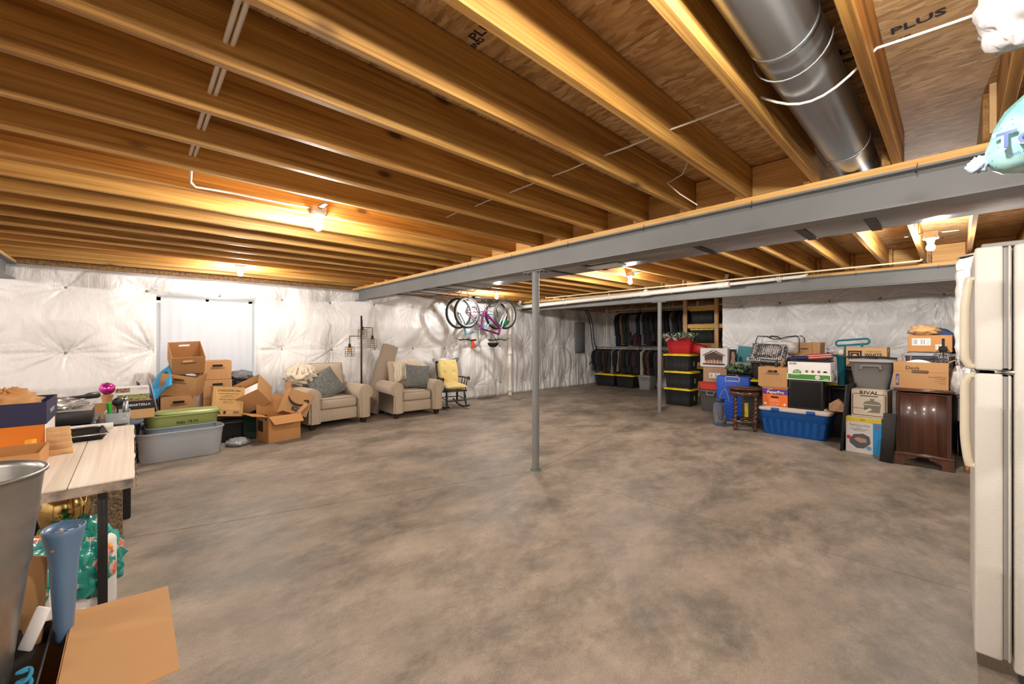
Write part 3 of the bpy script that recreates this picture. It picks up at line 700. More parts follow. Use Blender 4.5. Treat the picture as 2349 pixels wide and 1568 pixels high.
def noisy_blob(c,d,seed,amp=.18,n=14,M=None,mb=None,fr=3.0,flat=True):
    from mathutils import noise
    mb=mb or MB(); off=Vector((seed*3.1,seed*1.7,seed))
    def f(u,v):
        p=Vector((cos(2*pi*u)*sin(pi*v),sin(2*pi*u)*sin(pi*v),-cos(pi*v))); k=1+amp*noise.noise(p*fr+off)+amp*.6*noise.noise(p*fr*2.7+off)+amp*.4*noise.noise(p*fr*6+off)
        z=p.z*k*d[2]/2
        if flat: z=max(z,-d[2]/2*.8)+d[2]/2*.8
        return (c[0]+p.x*k*d[0]/2,c[1]+p.y*k*d[1]/2,c[2]+z)
    mb.grid(f,n*2,n,M,0,closeu=True); return mb
# ================================================================ SEATING BY THE LEFT WALL
M_LINEN=mat('oatmeal linen',(.50,.405,.295),.85,bump=.35,bscale=160,sheen=.3,var=.05,vscale=40)
M_LINEN_D=mat('linen piping',(.33,.25,.17),.85)
M_LEG=mat('espresso stained foot',(.03,.010,.008),.35)
M_KNIT=mat('cream chunky knit',(.72,.63,.48),.95,bump=1.0,bscale=45,sheen=.5)
def mk_pat(name,c0,c1,c2,sc):
    m,n,l,p=_m(name); tc=n.new('ShaderNodeTexCoord')
    vo=n.new('ShaderNodeTexVoronoi'); vo.inputs['Scale'].default_value=sc; nz=n.new('ShaderNodeTexNoise'); nz.inputs['Scale'].default_value=sc*2.3; nz.inputs['Detail'].default_value=5; nz.inputs['Distortion'].default_value=1.5
    l.new(tc.outputs['Object'],vo.inputs['Vector']); l.new(tc.outputs['Object'],nz.inputs['Vector'])
    ma=n.new('ShaderNodeMath'); ma.operation='MULTIPLY'; l.new(vo.outputs['Distance'],ma.inputs[0]); l.new(nz.outputs['Fac'],ma.inputs[1])
    cr=ramp(n,[(.10,c0),(.20,c1),(.25,c2),(.31,c0),(.38,c1)]); l.new(ma.outputs[0],cr.inputs[0]); l.new(cr.outputs[0],p.inputs['Base Color']); p.inputs['Roughness'].default_value=.85
    return m
M_PILLOW=mk_pat('grey floral weave',(.12,.13,.13),(.085,.095,.097),(.27,.265,.23),26)
def armchair(lab,loc,rz,W=1.04):
    t=thing('armchair',lab,'armchair',loc,rz,'beige armchairs by the window wall'); D=.88; aw=.22; iw=W-2*aw
    # base
    MB().rbox((0,.02,.195),(iw+.02,D-.10,.19),.02,2).build('base',M_LINEN,t)
    for s,nm in((-1,'armrest'),(1,'armrest')):
        cx=s*(W/2-aw/2); pr=[(-.095*s+cx,.095),(.095*s+cx,.095),(.095*s+cx,.44)]
        a0,a1=(-.9,pi+.55); pts=[]
        for k in range(19):
            a=a0+(a1-a0)*k/18; pts.append((cx+s*(.022+.125*cos(a)),.515+.125*sin(a)))
        prof=pr+pts; 
        if s<0: prof=prof[::-1]
        m=MB(); M=Matrix(((1,0,0,0),(0,0,1,0),(0,1,0,0),(0,0,0,1)))
        n=len(prof); 
        rg=lambda y,k:[(cx+(x-cx)*k+0,y,.36+(z-.36)*k) for x,z in prof]
        m.loft([rg(-D/2+.0,.955),rg(-D/2+.018,1.0),rg(D/2-.16,1.0),rg(D/2-.10,.97)],sm=True,cap0=True,cap1=True)
        ar=m.build(nm,M_LINEN,t)
        # front panel of the arm with welt
        ins=[(cx+(x-cx)*.62,.10+(z-.10)*.945-.0) for x,z in prof]
        p=MB(); p.loft([[(x,-D/2+.004,z) for x,z in ins],[(x,-D/2-.016,z) for x,z in ins],[(cx+(x-cx)*.93,-D/2-.022,.36+(z-.36)*.985) for x,z in ins]],sm=False); p.build('arm_panel',M_LINEN,ar)
        MB().tube([(x,-D/2-.014,z) for x,z in ins],.0045,5,closed=True).build('piping',M_LINEN_D,ar)
        MB().tube([(cx+(x-cx)*.985,-D/2+.012,.36+(z-.36)*.985) for x,z in prof[3:]] if s>0 else [(cx+(x-cx)*.985,-D/2+.012,.36+(z-.36)*.985) for x,z in prof[:-3]],.004,5).build('piping',M_LINEN_D,ar)
    MB().rbox((0,-.05,.375),(iw-.005,D-.20,.165),.045,3).build('seat_cushion',M_LINEN,t)
    sc=t.children[-1]; ring=[(x,y-.05,.452) for x,y,z in rr(iw-.03,D-.225,.04,4)]; MB().tube(ring,.0045,5,closed=True).build('piping',M_LINEN_D,sc)
    ring=[(x,y-.05,.305) for x,y,z in rr(iw-.03,D-.225,.04,4)]; MB().tube(ring,.0045,5,closed=True).build('piping',M_LINEN_D,sc)
    MB().rbox((0,0,0),(W-.16,.16,.66),.05,3).build('backrest',M_LINEN,t,loc=(0,D/2-.10,.45),rot=(R(-9),0,0))
    bc=pillow_mb(iw+.08,.56,.24,p=5,corner=.0).build('back_cushion',M_LINEN,t,loc=(0,D/2-.235,.72),rot=(R(78),0,0))
    ed=[]; 
    for k in range(41):
        a=2*pi*k/40; c,s=cos(a),sin(a); q=1/max(abs(c),abs(s)); ed.append((c*q*(iw+.08)/2*.985,s*q*.28*.985,0))
    MB().tube(ed[:-1],.005,5,closed=True).build('piping',M_LINEN_D,bc)
    for x in(-W/2+.10,W/2-.10):
        for y in(-D/2+.08,D/2-.14):
            MB().loft([[(x+a*.032,y+b*.032,0) for a,b in((-1,-1),(1,-1),(1,1),(-1,1))],[(x+a*.045,y+b*.045,.105) for a,b in((-1,-1),(1,-1),(1,1),(-1,1))]],sm=False).build('foot',M_LEG,t)
    return t
CH1=Vector((-7.13,2.42,0)); CH2=Vector((-7.05,3.84,0))
ch1=armchair('beige rolled-arm armchair beside the open cardboard boxes',CH1,R(90+5),1.04)
ch2=armchair('beige rolled-arm armchair next to the black rocking chair',CH2,R(90-3),1.0)
def place(o,base,rz,l): 
    M=Matrix.Translation(base)@Matrix.Rotation(rz,4,'Z'); o.location=M@Vector(l)
def cushion(lab,base,rz,l,rot,w,h,t,m,cat='pillow',name='throw_pillow',seed=1):
    o=pillow_mb(w,h,t,18,16,.04,p=2.4,seed=seed).build(name,m); place(o,base,rz,l)
    o.rotation_euler=(Matrix.Rotation(rz,4,'Z')@Euler(rot).to_matrix().to_4x4()).to_euler(); tag(o,lab,cat); return o
cushion('grey floral cushion lying tilted on the armchair beside the cartons',CH1,R(95),(-.10,-.10,.66),(R(62),R(-24),R(8)),.50,.48,.15,M_PILLOW)
cushion('grey floral cushion standing square on the armchair near the rocker',CH2,R(87),(.14,-.12,.70),(R(74),R(6),R(-6)),.48,.44,.15,M_PILLOW,seed=3)
def throw(lab,base,rz,cx,w,y0,zt,front,back,seed):
    from mathutils import noise
    def f(u,v):
        x=cx+(u-.5)*w*(1+.06*sin(v*9)); s=v*(front+back+.26)
        if s<front: y=y0-.15-.04*(1-s/front); z=zt-front+s
        elif s<front+.26: k=(s-front)/.26; y=y0-.15+.28*k; z=zt+.035*sin(pi*k)
        else: y=y0+.14; z=zt-(s-front-.26)
        nn=noise.noise(Vector((x*7+seed,s*6,seed)))*2.6; z-=.10*max(0,abs(u-.5)-.3)*3
        return (x+.015*nn,y-.02*nn-.012*abs(sin(u*38)),z+.018*noise.noise(Vector((x*11,s*9,seed+5)))+.010*abs(sin(u*38)))
    m=MB().grid(f,60,34); o=m.build('knit_throw',M_KNIT); place(o,base,rz,(0,0,0)); o.rotation_euler=(0,0,rz)
    md=o.modifiers.new('t','SOLIDIFY'); md.thickness=.018; tag(o,lab,'blanket'); return o
o=noisy_blob((0,0,0),(.62,.46,.34),15,.35,26,fr=3.6,flat=False).build('knit_throw',M_KNIT); place(o,CH1,R(95),(-.36,.21,.80)); tag(o,'cream knitted throw heaped over the back corner of the armchair by the boxes','blanket')
m_=MB()
for q_ in range(16):
    a_=q_*.39; m_.tube([(.30*cos(a_)*k_,.22*sin(a_)*k_,.175*(1-k_*k_)**.5+.01*sin(k_*9+q_)) for k_ in[j_/10 for j_ in range(2,11)]],.022,6)
stuff(m_.build('knit_rib',M_KNIT,o))
throw('cream knitted throw over the back of the armchair near the rocker',CH2,R(87),.06,.62,.20,.97,.34,.22,4)
# rocking chair
def rocker():
    M_B=mat('black lacquer',(.012,.010,.010),.25,coat=.3); M_Y=mat('pale yellow cushion',(.78,.62,.24),.9,bump=.3,bscale=60,sheen=.2)
    t=thing('rocking_chair','black wooden rocking chair with yellow tufted cushions','rocking chair',(-7.05,4.84,0),R(90-12)); t.scale=(1,1,.94)
    MB().grid(lambda u,v:((u-.5)*.50*(1-.08*abs(2*v-1)),-.24+v*.46,.40+.03*v**2-.02*sin(pi*v)+.0),8,8).build('seat',M_B,t).modifiers.new('s','SOLIDIFY').thickness=.035
    for s in(-1,1):
        rk=[(s*.21,-.42+.86*k/14,.022+.085*((k/14-.47)*2)**2) for k in range(15)]
        MB().tube(rk,.019,8).build('rocker',M_B,t)
        for y,y2 in((-.18,-.24),(.17,.24)):
            m=MB(); a=Vector((s*.19,y,.39)); b=Vector((s*.21,y2,.05)); 
            m.tube([a.lerp(b,k) for k in(0,.15,.3,.45,.5,.55,.8,1)],[.014,.017,.022,.024,.016,.024,.018,.012],10); m.build('leg',M_B,t)
        MB().tube([(s*.20,-.20,.2),(s*.205,.20,.22)],.011,8).build('stretcher',M_B,t)
        # back post, arm, spindles
        MB().tube([(s*.21,.20,.41),(s*.22,.27,.70),(s*.235,.33,1.0)],[.018,.016,.014],8).build('back_post',M_B,t)
        MB().tube([(s*.225,.27,.64),(s*.265,.05,.655),(s*.275,-.14,.64),(s*.28,-.21,.66),(s*.28,-.235,.63),(s*.28,-.215,.60)],[.016,.018,.022,.024,.022,.012],10).build('arm',M_B,t)
        for y in(-.17,-.05,.08): MB().tube([(s*.225,y,.40),(s*.268,y-.01,.645)],[.012,.009],8).build('arm_spindle',M_B,t)
    MB().tube([(-.2,-.21,.17),(0,-.21,.17),(.2,-.21,.17)],[.010,.018,.010],8).build('stretcher',M_B,t)
    MB().tube([(-.2,.21,.2),(.2,.21,.2)],.011,8).build('stretcher',M_B,t)
    for k in range(5): x=-.14+.07*k; MB().tube([(x,.20,.41),(x*1.05,.27,.70),(x*1.1,.325,.95)],.008,6).build('back_spindle',M_B,t)
    cr=MB(); top=[(-.29,.0),(-.305,.05),(-.27,.075),(-.16,.055),(0,.075),(.16,.055),(.27,.075),(.305,.05),(.29,0),(.20,-.055),(0,-.045),(-.20,-.055)]
    cr.prism(top,-.012,.012,Matrix.Translation((0,.335,1.0))@Matrix.Rotation(R(79),4,'X')); cr.build('crest_rail',M_B,t)
    def cus(w,h,tk,nx,ny,nm,loc,rot):
        def f(sg):
            def g(u,v):
                a=2*u-1;b=2*v-1; k=max(0,1-abs(a)**6)**.5*max(0,1-abs(b)**6)**.5
                d=1
                for i in range(nx):
                    for j in range(ny):
                        px=-1+2*(i+.5+.0)/nx*1.0;py=-1+2*(j+.5)/ny; d*=1-.55*math.exp(-(((a-px)*w/2)**2+((b-py)*h/2)**2)/.0011)
                cw=1-.12*max(0,b)**4
                return (a*w/2*cw,b*h/2,sg*tk/2*k*d)
            return g
        m=MB().grid(f(1),24,28); m.grid(f(-1),24,28); return m.build(nm,M_Y,t,loc=loc,rot=rot)
    cus(.44,.58,.10,2,3,'back_cushion',(0,.205,.745),(R(78),0,0)); cus(.47,.46,.10,2,2,'seat_cushion',(0,-.03,.475),(R(3),0,0))
    fr=MB()
    for k in range(26): a=2*pi*k/26; fr.ball((.24*cos(a),-.03+.225*sin(a),.47),.028,5)
    stuff(fr.build('ruffle',M_Y,t))
rocker()
# floor lamp with three wire cages
def cage(parent,x,y,z,name='cage_shade'):
    M_BR=mat('oil rubbed bronze',(.045,.025,.018),.4,.5); h=.175; r=.083; m=MB()
    for k in range(8): a=2*pi*k/8; m.tube([(x+.02*cos(a),y+.02*sin(a),z),(x+r*cos(a),y+r*sin(a),z-.012),(x+r*cos(a),y+r*sin(a),z-h)],.0026,4)
    for j in range(5): m.tube([(x+r*cos(2*pi*k/18),y+r*sin(2*pi*k/18),z-.012-j*(h-.012)/4) for k in range(18)],.0026,4,closed=True)
    c=m.build(name,M_BR,parent)
    MB().lathe([(.0001,.055),(.018,.052),(.022,.03),(.022,-.01),(.0001,-.012)],14,(x,y,z)).build('socket',M_BR,c)
    MB().lathe([(.0001,-.115),(.02,-.105),(.030,-.08),(.026,-.045),(.014,-.012)],14,(x,y,z)).build('amber_bulb',mat('amber glass',(.95,.62,.25),.05,trans=.85),c)
t=thing('floor_lamp','tall bronze floor lamp with three hanging wire cage shades','floor lamp',tuple(onX(829,935,-7.52).xy)+(0,),R(90)); MBZ=mat('bronze',(.045,.025,.018),.4,.5)
_mc['oil rubbed bronze']=MBZ
MB().lathe([(.0001,0),(.115,0),(.115,.015),(.09,.025),(.02,.035),(.0001,.035)],28).build('base',MBZ,t)
MB().rbox((0,0,.92),(.026,.026,1.84),.003,1).build('pole',MBZ,t)
for (x,y,za,zc) in((-.23,-.03,1.46,1.27),(.20,-.03,1.62,1.42),(.06,.10,1.76,1.59)):
    MB().tube([(0,0,za),(x,y,za),(x,y,za-.012),(x,y,zc+.05)],.0065,6).build('arm',MBZ,t); cage(t.children[-1],x,y,zc)
# rolled rug leaning on the wall
t=thing('rolled_rug','thick rolled beige rug leaning between the two armchairs','rug',(-7.42,3.25,.03)); 
top=onX(893,800,-7.49); ax=(top-Vector((-7.42,3.25,.03))); Lr=ax.length+.06; q=ax.to_track_quat('Z','Y')
M_RUG=mat('beige woven rug',(.36,.285,.215),.95,bump=.6,bscale=90,var=.18,vscale=60,stretch=(1,1,6)); M_RUGB=mat('rug backing',(.10,.085,.07),.95,var=.4,vscale=70)
sp=[]; inn=[]
for k in range(101):
    a=k/100*2*pi*3.35+2.3; r=.055+.10*k/100; sp.append(((r+.006)*cos(a),(r+.006)*sin(a))); inn.append(((r-.012)*cos(a),(r-.012)*sin(a)))
a=2*pi*3.35+2.3; e=Vector((cos(a),sin(a)))*.155; tg=Vector((-sin(a),cos(a)))
for k in range(1,6): p_=e+tg*.035*k+Vector((cos(a),sin(a)))*.010*k; sp.append((p_+Vector((cos(a),sin(a)))*.006).to_tuple()); inn.append((p_-Vector((cos(a),sin(a)))*.012).to_tuple())
m=MB(); n=len(sp)
def st(A,flip,mi):
    vs=[(x,y,0) for x,y in A]+[(x,y,Lr) for x,y in A]; fs=[(i,i+1,n+i+1,n+i) for i in range(n-1)]
    m.add(vs,[f[::-1] for f in fs] if flip else fs,None,mi,True)
st(sp,False,0); st(inn,True,1)
vs=[(x,y,z) for z in(0,Lr) for A in(sp,inn) for x,y in A]; m.add(vs,[(i,i+1,n+i+1,n+i) for i in range(n-1)]+[(2*n+i,2*n+i+1,3*n+i+1,3*n+i) for i in range(n-1)],None,1)
m.add([(*sp[-1],0),(*inn[-1],0),(*inn[-1],Lr),(*sp[-1],Lr)],[(0,1,2,3)],None,1)
o=m.build('rolled_pile',[M_RUG,M_RUGB],t); o.rotation_mode='QUATERNION'; o.rotation_quaternion=q
# ================================================================ LEFT HEAP (cartons and tubs below the window)
RF=R(90)     # fronts look into the room (+X)
b0=closed_box('cardboard_box','brown moving box at the very bottom of the leaning pile by the window',(-7.24,.45,0),RF,.38,.42,.31,holes=True,group='moving boxes below the window')
b1=closed_box('cardboard_box','brown moving box with dark hand hole, second from the bottom of the leaning pile',(-7.22,.45,.312),RF,.37,.42,.325,holes=True,group='moving boxes below the window',tape=False)
b2=open_box('cardboard_box','tilted brown moving box with dark hand hole, just under the empty open one',(-7.26,.50,.655),0,.40,.40,.29,rot=(R(6),R(11),R(90-22)),holes=True,group='moving boxes below the window')
b3=open_box('cardboard_box','empty open moving box tipped forward on top of the pile, lit hand hole',(-7.33,.55,1.03),0,.36,.38,.28,rot=(R(34),R(-3),R(93)),holes=True,group='moving boxes below the window')
for k in range(4):
    closed_box('cardboard_box',['brown file box at the bottom of the straight stack behind the taped carton','brown file box second from the bottom behind the taped carton','brown file box with dark hand hole just above the taped carton','brown file box with printed form on top of the straight stack'][k],(-7.50,.91,.001+.272*k),RF,.34,.40,.27,holes=True,group='moving boxes below the window',tape=False)
    if k==3: print_form(bpy.context.scene.objects[-1] if False else [o for o in COL.objects if o.get('label','').startswith('brown file box with printed')][0],0,-.2012,.09,.22,.10)
sup=tote('storage_tote','black tote hidden under the taped carton, beside the grey tubs',(-6.86,.95,0),RF,.45,.32,.30,M_BLACK,lid=M_BLACK)
t=closed_box('cardboard_box','yellowish taped carton printed with paper cup details, leaning back',(-6.79,.93,.335),0,.36,.24,.40,m=mat('yellowish cardboard',(.56,.32,.10),.5,var=.05),rot=(R(-14),R(7),R(90)))
for i,(s,sz,z,b) in enumerate((('210GCDW12N',.040,.345,True),('Double wall black compostable',.019,.305,False),('paper cups',.019,.283,False),('12oz disposable hot paper cups',.014,.262,False),('500 Pcs (20x25 Pcs)',.026,.225,False),('Ø90mm x 110mm',.016,.196,False),('390 x 300 x 470mm',.014,.176,False))): text(t,s,sz,(0,-.1215,z),sx=1.0,bold=b)
fr=MB()
for x in(-.155,.155): fr.box((x,0,.20),(.0015,.0006,.36))
for z in(.02,.08,.38): fr.box((0,0,z),(.31,.0006,.0015))
fr.build('printed_frame',M_INK,t,loc=(0,-.1212,0))
bc=MB()
for k in range(14): bc.box((.07+k*.005,0,.05),(.002 if k%3 else .0035,.0006,.035))
bc.build('barcode',M_INK,t,loc=(0,-.1212,0))
m=MB(); m.add([(-.12,0,.03),(-.07,0,.03),(-.095,0,.07)],[(0,1,2)]); m.box((-.03,0,.05),(.03,.0005,.04)); m.build('printed_symbols',M_INK,t,loc=(0,-.1214,0))
sp_=MB().rbox((0,0,.16),(.42,.30,.32),.03,2).build('fabric_bag',mat('dark green cloth',(.01,.03,.02),.9,bump=.5,bscale=20),loc=(-6.90,1.28,0)); tag(sp_,'dark green cloth bag squashed between the taped carton and the open box','bag')
bg=noisy_blob((0,0,0),(.30,.26,.10),3,.3,16); o=bg.build('plastic_bag',mat('clear crumpled plastic',(.75,.74,.74),.15,trans=.55),loc=(-6.47,1.03,0)); tag(o,'small crumpled clear plastic bag on the floor by the clear tub','bag')
o=open_box('cardboard_box','open brown box tipped on one corner with white paper inside',(-6.90,1.34,.50),0,.42,.34,.30,rot=(R(38),R(-26),R(90-34)),m=M_KRAFT)
MB().rbox((0,-.0,.15),(.36,.27,.10),.006,1).build('stack_of_paper',M_WHITE,o)
text(o,'MADE IN',.02,(.08,-.166,.20),M_INKS,rot=(pi/2,0,pi)); m=MB(); m.box((-.12,.160,.25),(.045,.001,.012)); m.box((-.12,.160,.232),(.045,.001,.012)); m.build('printed_mark',M_INK,o)
# box with dark print and flaps up
am=open_box('cardboard_box','open brown shipping box with raised flaps and a curved arrow print',(-6.52,1.52,0),R(90+9),.42,.42,.35,m=M_KRAFT2,flaps={0:(.17,122),3:(.20,80),2:(.24,12),1:(.17,50)})
def arrow(parent,loc,rot,s=1.0):
    m=MB(); pts=[]; N=22
    for k in range(N+1):
        a=R(205)+R(125)*k/N; w_=.006+.020*sin(pi*min(1,k/N*1.05))*(1-.2*k/N); pts.append((a,w_))
    o_=[((.19+w_)*cos(a)*s,(.19+w_)*sin(a)*s,0) for a,w_ in pts]; i_=[((.19-w_)*cos(a)*s,(.19-w_)*sin(a)*s,0) for a,w_ in pts]
    m.add(o_+i_,[(k,k+1,N+2+k,N+1+k) for k in range(N)])
    a=R(330); c=Vector((.19*cos(a),.19*sin(a),0))*s
    m.add([c+Vector(v)*s for v in((-.075,.022,0),(-.01,.05,0),(.022,.035,0),(.022,-.045,0),(0,-.05,0),(-.002,.012,0),(-.07,-.0,0))],[(0,1,5,6),(1,2,5),(2,3,4,5)])
    m.build('printed_arrow',M_INK,parent,loc=loc,rot=rot)
lb=MB(); lb.box((-.2118,.06,.20),(.001,.17,.15)); lb.box((-.2118,-.13,.2),(.001,.006,.24)); lb.add([(-.2122,-.16,.30),(-.2122,-.10,.30),(-.2122,-.13,.35)],[(0,1,2)]); lb.build('printed_label',M_INK,am)
lg=open_box('cardboard_box','smaller tan box leaning behind the flaps with large dark smile arrow',(-6.56,1.70,.30),0,.34,.20,.34,rot=(R(-16),R(24),R(90+2)),m=M_KRAFT,flaps={3:(.12,20)})
arrow(lg,(-.02,-.112,.29),(pi/2,0,R(0)),.85)
text(lg,'PRIME',.034,(-.0,-.1125,.07),mat('light print',(.4,.35,.3),.8)); MB().box((0,-.1115,.07),(.14,.001,.055)).build('dark_tape',M_INK,lg)
tote('storage_tote','black tote under the tan arrow box beside the armchair',(-6.95,1.62,0),RF,.40,.34,.38,M_BLACK,lid=M_BLACK)
o=noisy_blob((0,0,0),(.36,.34,.16),9,.25,16).build('dark_bag',mat('shiny black bag',(.02,.02,.022),.2)); o.location=(-6.98,1.25,.325); tag(o,'shiny black crumpled bag stuffed behind the tipped open box','bag')
o=noisy_blob((0,0,0),(.26,.3,.16),12,.25,16).build('blanket_bundle',mk_pat('grey tweed',(.10,.10,.11),(.2,.2,.22),(.32,.31,.30),14)); o.location=(-7.5,1.24,.78); tag(o,'grey tweed bundle beside the straight stack of file boxes','blanket')
closed_box('cardboard_box','dark carton under the grey tweed bundle',(-7.5,1.28,0),RF,.28,.36,.775,m=mat('black board',(.02,.018,.02),.6),tape=False)
# clear tubs and the green container
M_CLEAR=mat('frosted clear plastic',(.60,.63,.66),.22,alpha=.50); M_CLEARB=mat('bluish clear plastic',(.42,.52,.60),.22,alpha=.62)
M_GREEN=mat('sage green plastic',(.30,.36,.115),.38)
def tub(name,lab,loc,rz,w,d,h,m,rad,tap=.90,cat='tub',rot=None,lipw=.012):
    th=thing(name,lab,cat,loc,rz,None,rot); out=[rr(w*tap*.96,d*tap*.94,rad*.8,7,0),rr(w*tap,d*tap,rad*.85,7,.012),rr(w*.955,d*.94,rad,7,h*.72),rr(w*.965,d*.95,rad,7,h*.74),rr(w*.975,d*.96,rad,7,h-.02),rr(w,d,rad,7,h-.018),rr(w,d,rad,7,h-.004),rr(w-.008,d-.008,rad,7,h)]
    inn=[rr(w*tap-.008,d*tap-.008,rad*.8,7,.005),rr(w*.95-.006,d*.93-.006,rad,7,h*.7),rr(w*.97-.008,d*.955-.008,rad,7,h-.01),rr(w*.97,d*.955,rad,7,h)]
    m_=MB(); shell(m_,out,inn); m_.build('body',m,th); return th
ct=tub('clear_tub','large clear plastic tub on the floor holding the nested tub and green container',(-6.33,.43,0),RF+R(3),.84,.42,.335,M_CLEAR,.15)
tub('clear_tub','bluish clear tub nested inside the large clear one',(-6.36,.44,.10),RF+R(3),.68,.34,.285,M_CLEARB,.12)
gn=tub('green_container','sage green oblong container with handwriting, its lid askew',(-6.37,.45,.352),RF+R(4),.72,.33,.165,M_GREEN,.12,.90,'container')
l_=MB(); l_.loft([rr(.64,.27,.10,6,0),rr(.66,.29,.11,6,.006),rr(.66,.29,.11,6,.014),rr(.60,.23,.09,6,.016),rr(.59,.22,.09,6,.028),rr(.55,.19,.08,6,.030)],cap0=True); l_.build('lid',M_GREEN,gn,loc=(.05,-.01,.166),rot=(R(2.5),R(1.2),R(2)))
text(gn,'Baby 18-24',.046,(.02,-.162,.07),M_INK,rot=(pi/2,0,R(2)))
tote('storage_tote','dark grey tote standing between the clear tub and the table',(-6.72,-.16,0),RF,.52,.36,.42,mat('slate plastic',(.10,.115,.13),.4),lid=mat('slate lid',(.17,.19,.22),.35))
sl=mat('slate blue lid',(.08,.13,.21),.33)
o=MB(); o.loft([rr(.60,.40,.10,6,0),rr(.62,.42,.11,6,.02),rr(.60,.40,.10,6,.026),rr(.50,.30,.09,6,.026),rr(.48,.28,.09,6,.036)],cap0=True); o=o.build('loose_lid',sl); o.location=(-6.15,-.22,.487); o.rotation_euler=(R(4),R(-3),R(92)); tag(o,'loose slate blue tote lid lying across the bins behind the table','lid')
tote('storage_tote','orange storage tote under the loose blue lid',(-5.98,-.42,0),RF,.58,.40,.47,mat('orange plastic',(.75,.20,.01),.4),r=.09)
closed_box('cardboard_box','worn brown box under the black game box',(-6.25,.02,.525),R(96),.30,.26,.105,m=M_KRAFTL,tape=False)
tote('storage_tote','black tote under the worn brown box',(-6.45,-.10,0),RF,.36,.40,.49,M_BLACK)
# games stacked on it
def flatbox(name,lab,cat,loc,rz,w,d,h,m,rot=None,lid=None):
    th=thing(name,lab,cat,loc,rz,None,rot); MB().rbox((0,0,h*.45),(w-.004,d-.004,h*.9),.002,1,sm=False).build('tray',m,th); MB().rbox((0,0,h*.58),(w,d,h*.84),.003,1,sm=False).build('lid',lid or m,th); return th
g1=flatbox('game_box','black board game box with red edge picture and white lettering','game box',(-6.25,.02,.632),R(96),.29,.28,.09,mat('black card',(.012,.012,.014),.5))
text(g1,'SMARTZILLA',.033,(.02,-.142,.048),M_WHITE,bold=True)
MB().box((0,0,.0005),(.26,.25,.001)).build('cover_picture',mk_pat('red brown picture',(.45,.03,.01),(.04,.02,.03),(.6,.4,.3),12),g1,loc=(0,0,.091))
g2=flatbox('game_box','puzzle box with pale landscape picture standing above the black game box','game box',(-6.23,.0,.722),R(96),.27,.10,.155,M_WHITE)
MB().box((0,0,0),(.265,.001,.065)).build('cover_picture',mk_pat('meadow picture',(.16,.20,.05),(.30,.30,.10),(.60,.52,.25),16),g2,loc=(0,-.0512,.037))
MB().box((0,0,0),(.12,.001,.045)).build('small_pictures',mk_pat('brown tile picture',(.12,.03,.02),(.35,.2,.12),(.6,.5,.4),40),g2,loc=(-.085,-.0512,.118))
text(g2,'PUZZLE',.022,(.08,-.0515,.125),mat('grey print',(.35,.35,.36),.8))
# ball on a paper cup, bag of oddments
o=thing('foil_ball','shiny rainbow foil ball sitting in a brown paper cup','ball',tuple(onD(246,906,4.6)))
M_RB,n,l,p=_m('rainbow foil'); tc=n.new('ShaderNodeTexCoord'); sx_=n.new('ShaderNodeSeparateXYZ'); l.new(tc.outputs['Object'],sx_.inputs[0]); at2=n.new('ShaderNodeMath'); at2.operation='ARCTAN2'; l.new(sx_.outputs[0],at2.inputs[0]); l.new(sx_.outputs[1],at2.inputs[1]); mr=n.new('ShaderNodeMapRange'); mr.inputs[1].default_value=-pi; mr.inputs[2].default_value=pi; l.new(at2.outputs[0],mr.inputs[0]); hs=n.new('ShaderNodeCombineColor'); hs.mode='HSV'; l.new(mr.outputs[0],hs.inputs[0]); hs.inputs[1].default_value=.9; mr.inputs[4].default_value=4.0; hs.inputs[2].default_value=.75; l.new(hs.outputs[0],p.inputs['Base Color']); p.inputs['Metallic'].default_value=.8; p.inputs['Roughness'].default_value=.2
noisy_blob((0,0,.02),(.135,.135,.135),2,.08,14,flat=False).build('ball',M_RB,o,loc=(0,0,.055))
MB().lathe([(.035,-.09),(.052,0),(.054,.004),(.050,0),(.033,-.085),(.0001,-.085)],18).build('paper_cup',M_KRAFTL,o)
zc=o.location.z-.09; q=o.location
closed_box('cardboard_box','plain carton supporting the paper cup with the foil ball',(q.x-.02,q.y-.02,0),RF,.20,.18,zc-.001,tape=False)
# blue fabric bag draped behind
def drape(u,v):
    a=u; x=-7.30+.30*v+.04*sin(u*9); y=.02+.36*a; z=.74+.36*a*a*(1-.3*v)-.18*v+.03*sin(a*11+v*5); return (x,y,z)
m_=MB().grid(drape,20,14); o=m_.build('blue_cloth_bag',mat('bright blue nylon',(.005,.30,.62),.5,sheen=.2)); o.modifiers.new('s','SOLIDIFY').thickness=.008; tag(o,'bright blue nylon bag draped to the left of the leaning boxes','bag')
closed_box('cardboard_box','tall dark carton under the blue nylon bag',(-7.30,.10,0),RF,.30,.36,.66,m=mat('black board',(.02,.018,.02),.6),tape=False)
for k,(y,c,lab,tl) in enumerate(((.045,(.55,.52,.48),'pale framed board leaning right of the game boxes',R(14)),(.13,(.03,.025,.03),'dark framed board leaning behind the pale one',R(12)),(.22,(.40,.36,.38),'thin grey board leaning against the moving boxes',R(10)))):
    o=MB().rbox((0,0,.20),(.30,.016,.40),.003,1).build('framed_board',mat('board %d'%k,c,.6)); o.location=(-6.72-.12*k,y,.46+.02*k); o.rotation_euler=(0,0,0)
    o.rotation_euler=(tl,0,R(3)); tag(o,lab,'board')
    MB().rbox((0,0,.23),(.28,.10,.455),.01,1).build('box_support',M_BLACK,o) if False else None
tag(MB().rbox((0,0,.225),(.40,.42,.45),.01,1).build('black_crate',M_BLACK,loc=(-6.85,.02,0)),'black crate under the leaning boards','crate')
